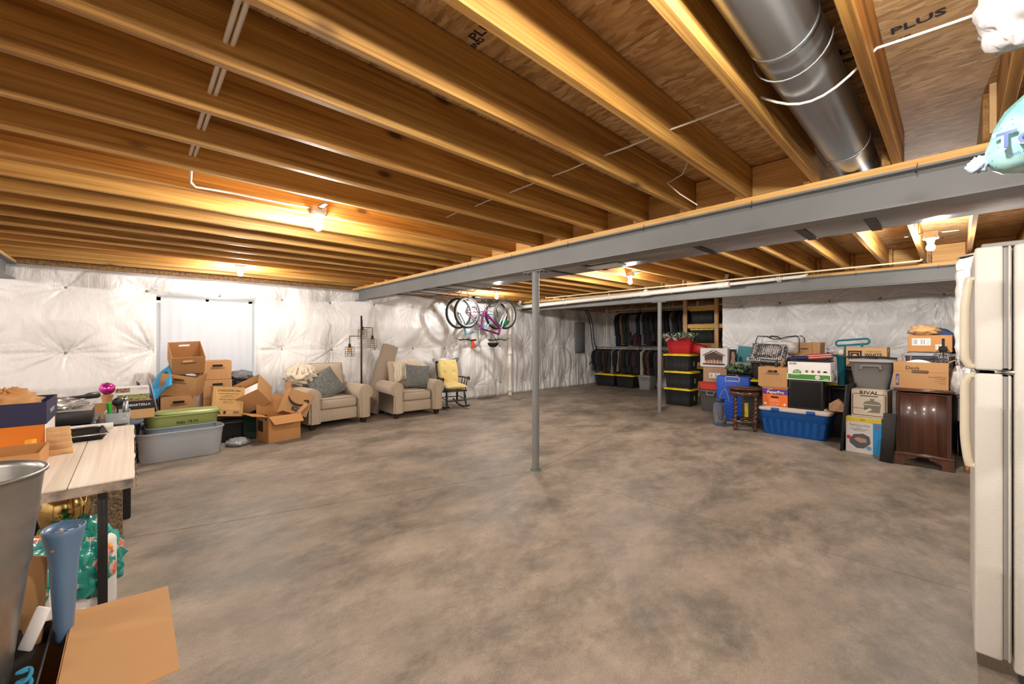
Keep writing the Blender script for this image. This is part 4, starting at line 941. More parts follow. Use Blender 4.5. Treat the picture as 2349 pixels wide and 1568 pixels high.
# ================================================================ RIGHT HEAP
def span(x0,x1,y,Y):
    a=onY(x0,y,Y); b=onY(x1,y,Y); return (a.x+b.x)/2,b.x-a.x
M_TB=mat('black tote plastic',(.016,.017,.018),.5); M_YL=mat('yellow tote lid',(.80,.58,.01),.4)
X0=-4.0
for k,lb in enumerate(('bottom black tote with yellow lid in the tower of three by the post','middle black tote with yellow lid in the tower of three by the post','top black tote with yellow lid, under the red tub')):
    tote('storage_tote',lb,(X0+(0,.012,-.008)[k],8.68,.362*k),0,.62,.46,.372,M_TB,lid=M_YL,vlines=True,label_box=True,group='black totes with yellow lids',tap=.9)
M_RED=mat('red plastic',(.42,.012,.016),.4)
rt=tote('storage_tote','red open tub of greenery on top of the black tote tower',(X0,8.68,1.10),R(4),.60,.42,.35,M_RED,ribs=0,tap=.80)
# garland: artificial pine with leaves, white flowers and a ribbon bow
rs=random.Random(9)
def garland(name,lab,loc,n,L,H,seed,cat='garland',bow=True,flowers=5,col=(.03,.055,.035)):
    rs=random.Random(seed); t=thing(name,lab,cat,loc); lf=MB(); big=MB()
    for k in range(n):
        x=rs.uniform(-L/2,L/2); y=rs.uniform(-.15,.15); z=rs.uniform(.0,H)*(1-.35*(2*x/L)**2)
        a=rs.uniform(0,2*pi); e=rs.uniform(-.2,1.2); d=Vector((cos(a)*cos(e),sin(a)*cos(e),sin(e))); l=rs.uniform(.05,.11)
        s=d.orthogonal().normalized()*rs.uniform(.006,.012); p=Vector((x,y,z))
        lf.add([p,p+d*l*.5+s,p+d*l,p+d*l*.5-s],[(0,1,2,3)])
    for k in range(n//9):
        x=rs.uniform(-L/2,L/2); y=rs.uniform(-.2,.0); z=rs.uniform(.05,H*1.05); a=rs.uniform(0,2*pi); d=Vector((cos(a),rs.uniform(-.6,.2),sin(a)*.8)).normalized(); s=d.cross(Vector((0,1,.3))).normalized()*.03; p=Vector((x,y,z))
        big.add([p,p+d*.025+s*.55,p+d*.06,p+d*.025-s*.55],[(0,1,2,3)])
    stuff(lf.build('pine_sprigs',mat('pine green',col,.7,var=.3,vscale=30),t)); stuff(big.build('broad_leaves',mat('sage leaf',(.12,.18,.10),.6),t))
    for k in range(flowers):
        f=MB(); x=-L/2+L*(k+.5)/flowers+rs.uniform(-.03,.03); z=H*.8+rs.uniform(-.02,.05)
        for q in range(7): a=2*pi*q/7; f.ball((x+.022*cos(a),-.12,z+.022*sin(a)),.017,5,sc=(1,.5,1))
        f.ball((x,-.13,z),.012,5); f.build('flower',mat('white petal',(.62,.60,.55),.8),t)
    if bow:
        b=MB(); c=Vector((-.10,-.20,H*.55))
        for s,an in((-1,.5),(1,.5),(-1,-.5),(1,-.4)):
            d=Vector((s*cos(an),-.1,sin(an))); b.add([c,c+d*.12+Vector((0,0,.03)),c+d*.14-Vector((0,.02,.03))],[(0,1,2)]); b.add([c,c+d*.12+Vector((0,-.03,.02)),c+d*.10-Vector((0,.04,.03))],[(0,1,2)])
        b.build('ribbon_bow',mat('silver ribbon',(.5,.5,.5),.3,.3),t)
    return t
garland('garland','evergreen garland with white flowers heaped in the red tub',(X0,8.64,1.36),1600,.70,.15,4)
o=MB().rbox((0,0,.10),(.26,.18,.20),.04,2).build('red_bag',M_RED); o.location=(-3.66,8.74,1.10); o.rotation_euler=(0,R(14),0); tag(o,'dark red bag slumped at the right of the red tub','bag')
# wooden rack of totes standing in the alcove
ra,rb=onY(1571,700,9.45).x,onY(1643,700,9.45).x; rk=thing('storage_rack','pine lumber rack holding black totes in the alcove','rack',((ra+rb)/2,9.85,0)); W=rb-ra
for s in(-1,1):
    for y in(-.38,.34): MB().rbox((s*W/2,y,1.17),(.089,.04,2.33),.003,1,sm=False).build('upright',M_STUD,rk)
for z in(.38,.82,1.26,1.70,2.12):
    for y in(-.38+.04,.34-.04): MB().rbox((.03 if z==1.70 else 0,y,z),(W+(.20 if z==1.70 else .0),.036,.089),.003,1,sm=False).build('rail',M_JOISTX,rk)
    MB().rbox((0,0,z+.05),(W-.02,.70,.012),.002,1).build('shelf_board',M_OSB,rk)
for k,z in enumerate((.438,.878,1.318,1.758)):
    tote('storage_tote','black tote with yellow lid on the %s shelf of the pine rack'%('lowest','second','third','top')[k],((ra+rb)/2,9.80,z),0,W-.13,.56,.34,M_TB,lid=M_YL,vlines=True,group='black totes with yellow lids',tap=.92)
# nativity picture box, carton, red box, grey tub
cx,cw=span(1604,1665,820,8.10)
t=tote('storage_tote','charcoal grey tote with light handles beside the tote tower',(-3.18,8.36,0),R(-3),.50,.40,.43,mat('charcoal plastic',(.075,.072,.074),.5),lid=mat('charcoal lid',(.085,.082,.083),.5),handle=mat('light grey handle',(.38,.38,.38),.45))
closed_box('cardboard_box','flat red box on the charcoal tote',(-3.18,8.36,.432),R(-2),.44,.36,.145,m=mat('red card',(.50,.03,.02),.5),lid=.03)
t=closed_box('cardboard_box','brown parcel with white address label under the nativity picture box',(-3.11,8.32,.58),0,.43,.34,.285,m=mat('dull brown cardboard',(.36,.22,.14),.7,var=.08))
def label(t,x,y,z,w,h,seed=1):
    m=MB(); m.box((0,0,0),(w,.0008,h)); m.build('address_label',M_WHITE,t,loc=(x,y,z)); rs=random.Random(seed); b=MB(); xx=-w*.45
    while xx<-w*.2: b.box((xx,-.0006,0),(rs.choice((.002,.004)),.0006,h*.7)); xx+=.007
    xx=0
    while xx<w*.2: b.box((xx,-.0006,.0),(rs.choice((.002,.004)),.0006,h*.7)); xx+=.007
    for k in range(4): b.box((w*.36,-.0006,-h*.3+k*h*.2),(w*.16,.0006,.003))
    b.build('barcode',M_INK,t,loc=(x,y,z))
label(t,.0,-.1716,.13,.20,.095)
t=flatbox('picture_box','white box with a nativity stable picture on the brown parcel','picture box',(-3.13,8.22,.872),0,.50,.14,.36,mat('pale grey card',(.62,.58,.58),.6))
M_ST=mat('stable brown',(.06,.03,.025),.6); m=MB()
m.prism([(-.20,-.13),(.20,-.13),(.20,-.10),(-.20,-.10)],0,.0012,FRONT); m.prism([(-.155,-.10),(.155,-.10),(.17,.05),(0,.125),(-.17,.05)],0,.0010,FRONT)
m.build('stable_picture',M_ST,t,loc=(0,-.0715,.17)); m=MB(); m.prism([(-.21,.035),(0,.14),(.21,.035),(.20,.06),(0,.165),(-.20,.06)],0,.0016,FRONT); m.build('roof_picture',mat('roof brown',(.11,.06,.045),.6),t,loc=(0,-.0716,.17))
m=MB(); m2=MB()
for k in range(17):
    x=-.145+.018*k; h=.05+.03*random.random()-.02*abs(k-8)/8; 
    (m if k%3 else m2).prism([(x-.010,-.10),(x+.010,-.10),(x+.005,-.10+h),(x-.005,-.10+h)],0,.0018,FRONT); (m if k%3 else m2).prism(arc_pts((x,-.10+h+.008),.008,0,2*pi,7)[:-1],0,.002,FRONT)
m.build('figures_picture',mat('figure ochre',(.45,.22,.12),.6),t,loc=(0,-.0718,.17)); m2.build('figures_picture',mat('figure cream',(.62,.48,.36),.6),t,loc=(0,-.0718,.17))
MB().prism(arc_pts((0,.145),.018,0,2*pi,14)[:-1],0,.002,FRONT).build('medallion',mat('figure cream',(.62,.48,.36),.6),t,loc=(0,-.072,.17))
# things on top of hidden totes behind
def hid(x,y,w,d,h,lab): return tote('storage_tote',lab,(x,y,0),0,w,d,h,M_TB,lid=M_TB,tap=.94)
hid(-2.72,8.40,.50,.45,.78,'tall black tote behind the blue case, holding up the teal board')
cx,_=span(1666,1673,820,8.3)
o=MB().rbox((0,0,.21),(.10,.26,.42),.004,1).build('black_box',M_BLACK); o.location=(cx+.04,8.38,.79); tag(o,'narrow black box standing right behind the nativity picture box','box')
m=MB(); m.prism([(-.045,0),(.05,0),(.045,.12),(.03,.24),(.035,.30),(.02,.36),(-.01,.38),(-.03,.34),(-.02,.28),(-.05,.16)],-.012,.012,FRONT); o=m.build('wooden_cutout',mat('brown varnish',(.24,.13,.06),.45,var=.3,vscale=12)); o.location=(onY(1682,820,8.2).x,8.2,.80); tag(o,'brown figure shaped wooden cutout left of the teal board','ornament')
x,wd=span(1687,1715,805,8.35)
o=flatbox('teal_board_box','teal box lid with faint white print leaning on the quilted wall','box',(x,8.45,.98),R(-4),wd+.04,.05,.29,mat('teal card',(.01,.20,.24),.5),rot=(R(-12),R(6),0)); text(o,'HOLIDAY',.03,(-.01,-.026,.24),mat('pale teal print',(.1,.4,.42),.6)); MB().box((0,0,0),(.06,.001,.06)).build('sticker',M_WHITE,o,loc=(.09,-.0265,.06))
o=MB().rbox((0,0,.10),(.34,.25,.20),.05,3).build('green_cushion',mat('pale sage cloth',(.30,.36,.30),.9,bump=.3)); o.location=(onY(1706,835,8.2).x,8.22,.78); tag(o,'pale sage cloth bundle below the teal board','cushion')
garland('pine_branch','dark artificial pine branch poking out above the blue case',(onY(1692,858,7.9).x,7.95,.80),500,.30,.12,8,cat='garland',bow=False,flowers=0,col=(.015,.03,.018))
# blue carry case
cx,cw=span(1644,1722,890,7.5)
t=thing('carry_case','bright blue moulded plastic case with grey handle behind the round stool','case',(cx,7.55,0)); M_BL=mat('bright blue plastic',(.005,.07,.48),.35)
H=.775; MB().rbox((0,0,H/2),(cw,.16,H),.035,3).build('shell',M_BL,t)
for k in range(9):
    z=.12+k*.055; MB().tube([(-cw/2+.03+i*(cw-.06)/16,-.082,z+.012*sin(i*1.25+k*.4)) for i in range(17)],.006,5).build('wave_rib',mat('blue rib',(.02,.12,.62),.3),t)
MB().tube([(-.11,-.075,H-.10),(-.11,-.085,H-.03),(-.09,-.085,H-.012),(.09,-.085,H-.012),(.11,-.085,H-.03),(.11,-.075,H-.10),(.07,-.08,H-.085),(-.07,-.08,H-.085)],.012,8,closed=True).build('handle',mat('grip grey',(.36,.37,.40),.45),t)
MB().ball((.05,-.02,H+.008),.022,6,sc=(1,1,.6)).build('red_knot',mat('red plastic clip',(.7,.05,.03),.4),t)
# water jug
t=thing('glass_jug','large clear glass jug standing on the floor beside the stool','jug',(-2.60,7.02,0)); MG=mat('clear jug glass',(.80,.86,.90),.05,trans=.92,ior=1.2)
MB().lathe([(.0001,.004),(.088,.004),(.098,.02),(.10,.05),(.10,.30),(.090,.35),(.06,.375),(.055,.39),(.052,.385),(.086,.345),(.095,.30),(.095,.03),(.0001,.012)],28).build('body',MG,t)
MB().lathe([(.056,.385),(.068,.388),(.07,.42),(.064,.435),(.0001,.44)],24).build('lid',mat('smoke lid',(.05,.055,.07),.25),t)
MB().lathe([(.03,.05),(.042,.06),(.044,.20),(.05,.30),(.03,.31)],18).build('infuser',mat('smoky insert',(.15,.18,.28),.2,trans=.5),t,loc=(.02,.0,.03))
o=MB().tube([(.0,0,.42),(.02,-.03,.50),(.06,-.02,.58),(.10,-.04,.60),(.13,-.02,.52),(.16,-.05,.42)],.006,6).build('clear_tube',mat('clear hose',(.55,.5,.45),.2,trans=.4),t)
# round stool with barley twist legs
cx,cw=span(1660,1744,900,6.85); t=thing('side_table','small round dark wood table with barley-twist legs','side table',(cx,7.0,0),R(20)); Rt=cw/2
MB().lathe([(.0001,.60),(Rt*.80,.60),(Rt*.82,.625),(Rt*.95,.632),(Rt,.642),(Rt*.985,.655),(.0001,.660)],36).build('top',M_DARKWOOD,t)
MB().lathe([(Rt*.80,.535),(Rt*.83,.535),(Rt*.83,.60),(Rt*.80,.60)],36).build('apron',M_DARKWOOD,t)
MB().lathe([(Rt*.66,.115),(Rt*.78,.115),(Rt*.78,.16),(Rt*.66,.16)],36).build('lower_ring',M_DARKWOOD,t)
for k in range(4):
    a=pi/4+k*pi/2; x,y=Rt*.72*cos(a),Rt*.72*sin(a); lg_=MB()
    def tw(u,v,x=x,y=y): A=2*pi*u; r=.020+.008*cos(2*A-v*34); return (x+r*cos(A),y+r*sin(A),.18+v*.34)
    lg_.grid(tw,12,60,closeu=True); lg_.rbox((x,y,.56),(.05,.05,.08),.005,1,rz=a); lg_.rbox((x,y,.14),(.05,.05,.09),.005,1,rz=a); lg_.lathe([(.0001,0),(.022,0),(.030,.03),(.022,.06),(.02,.10)],12,(x,y,0)); lg_.build('leg',M_DARKWOOD,t)
o=closed_box('cardboard_box','dark grey box standing behind the twisted table legs',(cx+.02,7.36,0),0,.34,.12,.50,m=mat('dark grey card',(.05,.05,.055),.5),tape=False); MB().box((0,0,0),(.055,.001,.30)).build('yellow_strip',mat('yellow print',(.75,.55,.02),.5),o,loc=(-.09,-.0615,.22))
# black tote with cushion and clear zipper bag
cx,cw=span(1716,1810,850,7.6)
hid(cx+.02,7.86,.62,.46,.70,'black tote under the one with the patterned cushion')
o=MB(); o.loft([rr(.50,.40,.05,4,0),rr(.52,.42,.05,4,.02),rr(.52,.42,.05,4,.03)]); o=o.build('loose_lid',M_YL); o.location=(cx-.08,7.70,.703); tag(o,'bright yellow tote lid showing under the black tote with the cushion','lid')
tote('storage_tote','black ribbed tote topped by the patterned cushion',(cx,7.84,.735),0,cw,.44,.345,M_TB,ribs=5,tap=.84,lid=M_TB)
m,n,l,p=_m('block print cloth'); tc=n.new('ShaderNodeTexCoord'); vo=n.new('ShaderNodeTexVoronoi'); vo.inputs['Scale'].default_value=34; vo.inputs['Randomness'].default_value=.25; l.new(tc.outputs['Object'],vo.inputs['Vector']); cr=ramp(n,[(.12,(.02,.02,.025)),(.22,(.6,.56,.53)),(.40,(.6,.56,.53)),(.46,(.04,.04,.045))]); l.new(vo.outputs['Distance'],cr.inputs[0]); l.new(cr.outputs[0],p.inputs['Base Color']); p.inputs['Roughness'].default_value=.85
o=pillow_mb(.56,.40,.17,20,16,.05,p=4,seed=5).build('patterned_cushion',m); o.location=(cx-.03,7.74,1.165); o.rotation_euler=(R(52),R(2),0); tag(o,'black and white block-print cushion on the ribbed black tote','cushion')
t=thing('clear_storage_bag','clear zipped plastic bag with black piping, bedding inside','bag',(cx+.08,7.95,1.15))
MV=mat('clear vinyl',(.75,.74,.74),.08,alpha=.30)
MB().rbox((0,0,.16),(.62,.34,.30),.06,3).build('vinyl_body',MV,t); o=pillow_mb(.52,.30,.22,12,10,.12,p=3,seed=8).build('folded_bedding',mat('ivory bedding',(.72,.66,.58),.9),t,loc=(0,0,.12)); MB().rbox((0,0,0),(.14,.03,.03),.01,1).build('orange_tag',mat('orange print',(.75,.16,.04),.5),t,loc=(.05,-.15,.15),rot=(0,R(-15),0))
for y in(-.17,.17): MB().tube([(x,y,z+.01*sin(x*20)) for x,z in[(-.31,.04),(-.31,.22),(-.28,.30),(-.15,.30),(-.05,.26),(.03,.25),(.15,.29),(.27,.315),(.31,.26),(.31,.04)]],.008,6).build('piping',M_BLACK,t)
MB().tube([(-.10,-.17,.27),(-.08,-.19,.305),(0,-.19,.30),(.06,-.17,.26)],.011,6).build('handle',M_BLACK,t)
# bankers box on PaperPro box on the big blue tote
tb=thing('storage_tote','long blue tote with cream lid and blue latches on the floor','storage tote',((-1.99-1.16)/2,7.16,0),0)
W,D,H=.86,.50,.40; MBL=mat('royal blue plastic',(.002,.075,.30),.38); m=MB()
ta=lambda k:.88+.12*k
out=[rr(W*.86,D*.84,.06,5,0),rr(W*.88,D*.86,.06,5,.015),rr(W*.955,D*.95,.06,5,.25),rr(W*.97,D*.965,.06,5,.255),rr(W*.985,D*.98,.06,5,.355)]
m.loft(out); m.build('body',MBL,tb); m=MB()
for k in range(9):
    x=-.36+.09*k; m.loft([[(x*.92-.022,-D*.43-.003,.03),(x*.92+.022,-D*.43-.003,.03),(x*.92+.022,-D*.40,.03),(x*.92-.022,-D*.40,.03)],[(x-.024,-D*.475-.003,.235),(x+.024,-D*.475-.003,.235),(x+.024,-D*.44,.235),(x-.024,-D*.44,.235)]],sm=False)
m.build('moulded_ribs',MBL,tb)
MC=mat('cream plastic',(.56,.48,.42),.45); m=MB(); m.loft([rr(W+.02,D+.02,.07,5,.355),rr(W+.03,D+.03,.07,5,.375),rr(W+.02,D+.02,.07,5,.398),rr(W-.05,D-.05,.06,5,.40),rr(W-.07,D-.07,.06,5,.412)]); m.rbox((.33,0,.418),(.09,.30,.02),.008,1); m.build('lid',MC,tb)
for x in(-.21,.22): MB().rbox((x,-D/2-.022,.375),(.10,.022,.05),.006,1).build('latch',MBL,tb)
LZ=.413
pp=closed_box('paper_box','orange paper carton with purple lid band on the blue tote',((-1.97-1.64)/2,7.11,LZ),0,.33,.30,.275,m=mat('orange card',(.82,.17,.02),.5),lid=.10,lidm=mat('purple card',(.11,.035,.22),.5))
MB().box((0,0,0),(.326,.001,.014)).build('orange_band',mat('amber card',(.85,.35,.02),.5),pp,loc=(0,-.1506,.265)); text(pp,'PaperPro',.058,(.01,-.1512,.207),M_WHITE,bold=True); text(pp,'★★★★★'.replace('★','*'),.03,(-.06,-.1512,.243),M_WHITE)
MB().prism(stadium(.10,.026),0,.001,FRONT).build('hand_hole',M_INK,pp,loc=(0,-.1505,.135)); text(pp,'Premium',.022,(0,-.151,.098),M_WHITE); text(pp,'Multipurpose',.022,(0,-.151,.076),M_WHITE); text(pp,'8.5 x 11  20 lb',.018,(0,-.151,.03),M_WHITE)
for x in(-.12,.125): MB().prism(arc_pts((0,0),.016,0,2*pi,12)[:-1],0,.001,FRONT).build('round_mark',M_WHITE,pp,loc=(x,-.1505,.035))
o=MB().rbox((0,0,.006),(.36,.33,.012),.002,1).build('cardboard_sheet',M_KRAFT); o.location=((-1.97-1.64)/2-.01,7.11,LZ+.277); tag(o,'flattened cardboard sheet between the orange carton and the file box','cardboard')
bk=open_box('file_box','open brown file box full of odds and ends above the orange carton',(-1.84,7.12,LZ+.291),R(2),.37,.33,.285,holes=True,form=True,m=M_KRAFT)
for (x,y,h,rx,ry,c,nm) in((.03,.02,.40,4,12,(.30,.15,.06),'wooden_slat'),(-.05,.06,.34,-4,-30,(.07,.045,.035),'dark_stick'),(-.02,.10,.36,6,4,(.03,.022,.02),'dark_slat')):
    o=MB().rbox((0,0,h/2),(.04 if 'slat' in nm else .015,.018,h),.003,1).build('stick' ,mat('stick %s'%nm,c,.6),bk,loc=(x,y,.02),rot=(R(rx),R(ry),0))
bk.children[0]
# boise box on black speaker-like cube
cx=-1.41
kb=thing('black_cabinet','square matt black cabinet between the blue tote and the paper box','cabinet',(cx-.02,7.15,LZ)); MB().rbox((0,0,.205),(.41,.36,.41),.012,2).build('case',M_BLACK,kb); MB().rbox((0,-.181,.205),(.36,.006,.36),.003,1).build('front_panel',mat('black cloth',(.008,.008,.008),.95),kb)
bo=closed_box('paper_box','white paper carton with green base band on the black cabinet',(cx+.02,7.13,LZ+.412),R(-1),.50,.34,.255,m=M_WHITE,tape=False)
MG_=mat('green card',(.06,.24,.025),.5); MB().rbox((0,0,.045),(.512,.352,.09),.002,1,sm=False).build('lower_band',M_WHITE,bo); MB().box((0,-.1765,.047),(.49,.001,.068)).build('green_band',MG_,bo)
text(bo,'BOISE',.034,(-.185,-.1712,.228),M_INK,bold=True); m=MB(); m.prism(arc_pts((0,0),.052,0,pi,16),0,.001,FRONT); m.build('half_round_badge',MG_,bo,loc=(-.135,-.1712,.095)); text(bo,'X-9',.038,(-.135,-.1728,.118),M_WHITE,bold=True)
for k,x in enumerate((-.02,.05,.12,.19)): MB().prism(arc_pts((0,0),.018,0,2*pi,10)[:-1] if k!=3 else arc_pts((0,-.01),.024,0,pi,10),0,.001,FRONT).build('small_emblem',M_INKS if k<3 else M_INK,bo,loc=(x,-.1712,.125))
text(bo,'MULTI-USE 92',.016,(-.155,-.1775,.070),M_WHITE); MB().prism(arc_pts((0,0),.028,0,2*pi,16)[:-1],0,.001,FRONT).build('round_badge',M_WHITE,bo,loc=(.105,-.1772,.047)); text(bo,'98',.026,(.105,-.179,.047),MG_); text(bo,'ASPEN',.020,(.20,-.1775,.025),M_WHITE,bold=True)
# flag-like folded cloth in bag, red white and blue strips, black tray
BZ=LZ+.412+.256
o=MB().rbox((0,0,.012),(.46,.30,.024),.008,1).build('black_tray',M_BLACK); o.location=(cx+.02,7.14,BZ); tag(o,'flat black tray on top of the white paper carton','tray')
fl=thing('folded_flag','folded red, white and navy striped flag in a clear sleeve','flag',(cx+.03,7.12,BZ+.026),R(-1),rot=(0,R(-6),R(3)))
MB().rbox((-.14,0,.04),(.24,.24,.05),.015,2).build('navy_field',mat('navy cloth',(.008,.012,.07),.6),fl)
for k,(c,nm) in enumerate((((.42,.02,.015),'red_stripe'),((.6,.5,.48),'white_stripe'),((.42,.02,.015),'red_stripe'),((.5,.38,.34),'white_stripe'),((.30,.02,.015),'red_stripe'))): MB().rbox((.10,0,.020+k*.014),(.27,.23,.013),.005,1).build('stripe',mat(nm,c,.6),fl)
# brown lidded box behind
hid(-1.62,8.2,.56,.42,1.12,'black storage tower behind the file box')
t=closed_box('file_box','brown lidded file box standing behind the flag',((-1.87-1.44)/2,8.12,1.125),0,.44,.34,.225,m=M_KRAFT,lid=.055); logo_oval(t,0,-.1705,.125,.12,.022)
# teal trolley: long D handle, lamp and narrow teal bin
cx=onY(1955,790,7.3).x
t=thing('teal_scoop','teal plastic bin with a long looped handle behind the grey tote','bin',(cx-.10,7.35,0)); MT=mat('teal plastic',(.003,.13,.17),.35)
m=MB(); st=[(x,0,z) for x,z in stadium(.36,.072,6)]; m.tube([(x,0,z+x*.09) for x,_,z in st],.014,8,closed=True); m.build('loop_handle',MT,t,loc=(.10,-.05,1.36))
for x,z0 in((.02,.9),(.20,.9)): MB().tube([(x+.03,-.05,z0),(x,-.05,1.32+x*.09)],.014,8).build('upright',MT,t)
m=MB(); m.loft([rr(.09,.2,.03,4,0),rr(.11,.24,.03,4,.39),rr(.13,.26,.03,4,.395),rr(.13,.26,.03,4,.42)],cap1=True); m.build('bin_body',MT,t,loc=(-.01,.0,.76))
MB().ball((-.02,-.04,1.215),.045,8,sc=(1,1,1.1)).build('cream_knob',mat('cream knob',(.62,.52,.42),.5),t)
MB().tube([(-.18,-.05,1.215),(-.10,-.05,1.17),(-.02,-.05,1.18)],.012,6).build('black_arm',M_BLACK,t)
hid(-1.02,7.60,.44,.5,.74,'black tote with yellow rim in the shadow behind the blue tote'); o=MB().rbox((0,0,.012),(.34,.3,.024),.008,1).build('loose_lid',M_YL); o.location=(-1.10,7.48,.742); tag(o,'yellow tote lid glimpsed between the white carton and the grey tote','lid')
o=MB().prism([(-.09,0),(.09,0),(.09,.10),(0,.17),(-.09,.10)],-.06,.06,FRONT).build('wooden_birdhouse',mat('striped pale wood',(.42,.25,.13),.6,var=.3,vscale=30,stretch=(8,1,1))); o.location=(-1.09,7.12,.413); tag(o,'small house-shaped wooden block on the right end of the blue tote','ornament')
# grey tote, RIVAL box, rapid cooking box
MGY=mat('mid grey plastic',(.16,.155,.15),.42); MGYL=mat('light grey plastic',(.30,.29,.28),.42)
rp=closed_box('appliance_box','white appliance carton with yellow top band and blue side stripe, on the floor',(-.755,6.78,0),R(-2),.335,.42,.44,m=mat('white gloss card',(.66,.62,.58),.3),tape=False)
MB().box((0,0,0),(.336,.001,.055)).build('yellow_band',mat('yellow gloss',(.70,.50,.03),.35),rp,loc=(0,-.2108,.41)); MB().box((0,0,0),(.075,.001,.385)).build('blue_band',mat('cyan gloss',(.02,.28,.62),.35),rp,loc=(.130,-.2108,.192))
text(rp,'NEW',.022,(-.0,-.2117,.41),M_INK); text(rp,'Rapid Cooking',.038,(-.035,-.2117,.345),mat('grey print',(.35,.35,.36),.8),sx=.86,bold=True); text(rp,'System',.020,(-.035,-.2117,.318),mat('grey print',(.35,.35,.36),.8)); text(rp,'Indoor grill and griddle with lid',.0145,(-.035,-.2117,.297),M_INK,sx=.9); text(rp,'Steam - Sear - Bake',.013,(-.035,-.2117,.278),M_INKS)
m=MB(); m.prism([(-.10,.02),(-.06,.09),(.03,.11),(.09,.08),(.10,0),(.04,-.07),(-.03,-.075),(-.095,-.02)],0,.0012,FRONT); m.build('appliance_picture',mat('appliance grey',(.09,.09,.11),.5),rp,loc=(-.03,-.2112,.135)); m=MB(); m.prism([(-.06,.02),(-.02,.045),(.06,.03),(.065,-.01),(.0,-.02)],0,.0012,FRONT); m.build('food_picture',mat('toast colour',(.45,.26,.15),.5),rp,loc=(-.03,-.2125,.150))
MB().prism(arc_pts((0,0),.024,0,2*pi,14)[:-1],0,.0012,FRONT).build('red_seal',mat('red gloss',(.55,.03,.04),.4),rp,loc=(-.135,-.2125,.185)); MB().prism(arc_pts((0,0),.024,0,2*pi,14)[:-1],0,.0012,FRONT).build('blue_seal',mat('sky gloss',(.1,.35,.6),.4),rp,loc=(.055,-.2125,.075)); text(rp,'G',.05,(.135,-.2117,.34),mat('red gloss',(.55,.03,.04),.4),bold=True)
rv=closed_box('appliance_box','cream slow-cooker carton with maroon frame standing on the white appliance carton',(-.705,6.80,.442),R(-3),.34,.34,.335,m=mat('cream card',(.62,.53,.40),.5),tape=False)
MR=mat('maroon print',(.10,.012,.015),.5); m=MB()
for x in(-.155,.155): m.box((x,0,.15),(.007,.001,.26))
m.box((0,0,.022),(.31,.001,.007)); m.box((-.1,0,.285),(.09,.001,.007)); m.box((.1,0,.285),(.09,.001,.007)); m.build('printed_frame',MR,rv,loc=(0,-.1708,.0)); text(rv,'RIVAL',.060,(.0,-.1715,.300),M_INK,bold=True,sx=1.15)
MB().box((0,0,0),(.17,.001,.010)).build('printed_bar',M_INK,rv,loc=(0,-.1710,.262)); m=MB(); m.prism([(-.07,-.07),(.07,-.07),(.08,.02),(-.08,.02)],0,.001,FRONT); m.prism([(-.085,.02),(.085,.02),(.07,.055),(.03,.07),(-.03,.07),(-.07,.055)],0,.0011,FRONT); m.prism([(-.018,.07),(.018,.07),(.022,.095),(-.022,.095)],0,.001,FRONT); m.build('cooker_picture',mat('olive print',(.20,.19,.14),.6),rv,loc=(.03,-.1710,.135)); m=MB(); m.prism([(-.075,.018),(.075,.018),(.075,.026),(-.075,.026)],0,.002,FRONT); m.prism([(-.02,-.02),(-.08,-.06),(-.07,-.08),(-.0,-.04)],0,.0022,FRONT); m.build('cooker_highlight',mat('cream print',(.7,.66,.5),.6),rv,loc=(.03,-.1712,.135))
text(rv,'SLOW COOKER',.020,(-.085,-.1715,.105),M_INK,sx=.9); 
gt_=tote('storage_tote','grey tote with moulded handle on the slow-cooker carton',(-.715,6.96,.779),0,.455,.38,.372,MGY,lid=MGYL,tap=.74,lidh=.02)
m=MB(); m.prism([(-.11,.0),(-.10,.05),(-.085,.06),(.085,.06),(.10,.05),(.11,0),(.085,0),(.075,.035),(-.075,.035),(-.085,0)],0,.016,FRONT); m.build('grip_moulding',MGY,gt_,loc=(0,-.165,.245))
z=.779+.373
for k,(x,y,L,a) in enumerate(((-.11,-.10,.34,2),(.02,-.06,.38,-4),(.11,-.13,.26,-8))):
    o=MB().tube([(-L/2,0,.0),(-L/4,.01,.008),(0,-.01,.012),(L/4,.01,.004),(L/2,0,0)],.013,7).build('umbrella',mat('black nylon',(.012,.012,.016),.6)); o.location=(-.715+x,6.96+y,z+.014); o.rotation_euler=(0,0,R(a)); tag(o,('black folded strap bundle at the left on the grey tote lid','black folded strap bundle in the middle of the grey tote lid','black folded strap bundle at the right on the grey tote lid')[k],'strap')
o=closed_box('cardboard_box','brown carton printed WHITE beside the teal handle',(-.80,7.32,1.03),R(-2),.42,.26,.265,m=mat('light brown cardboard',(.50,.31,.15),.65),tape=True)
hid(-.80,7.36,.46,.34,1.027,'black storage tower behind the grey tote')
text(o,'TIMBERLINE',.030,(.075,-.1312,.205),M_INKS); text(o,'WHITE',.060,(.075,-.1312,.160),M_INK,bold=True,sx=.95); text(o,'QUEEN',.060,(.075,-.1312,.100),M_INK,bold=True,sx=.95)
m=MB()
for q,wd in((.145,.020),(.088,.016)):
    for s in(-1,1): m.box((s*(q/2-wd/2),0,0),(wd,.001,q)); m.box((0,0,s*(q/2-wd/2)),(q,.001,wd))
m.build('square_logo',M_INK,o,loc=(-.115,-.1308,.145)); MB().prism(arc_pts((0,0),.027,0,2*pi,16)[:-1],0,.001,FRONT).build('round_logo',M_KRAFTL,o,loc=(-.115,-.1312,.145)); MB().prism([(-.045,-.045),(.045,-.045),(.045,.045),(-.045,.045)],0,.0006,FRONT).build('logo_ground',M_INK,o,loc=(-.115,-.1308,.145))
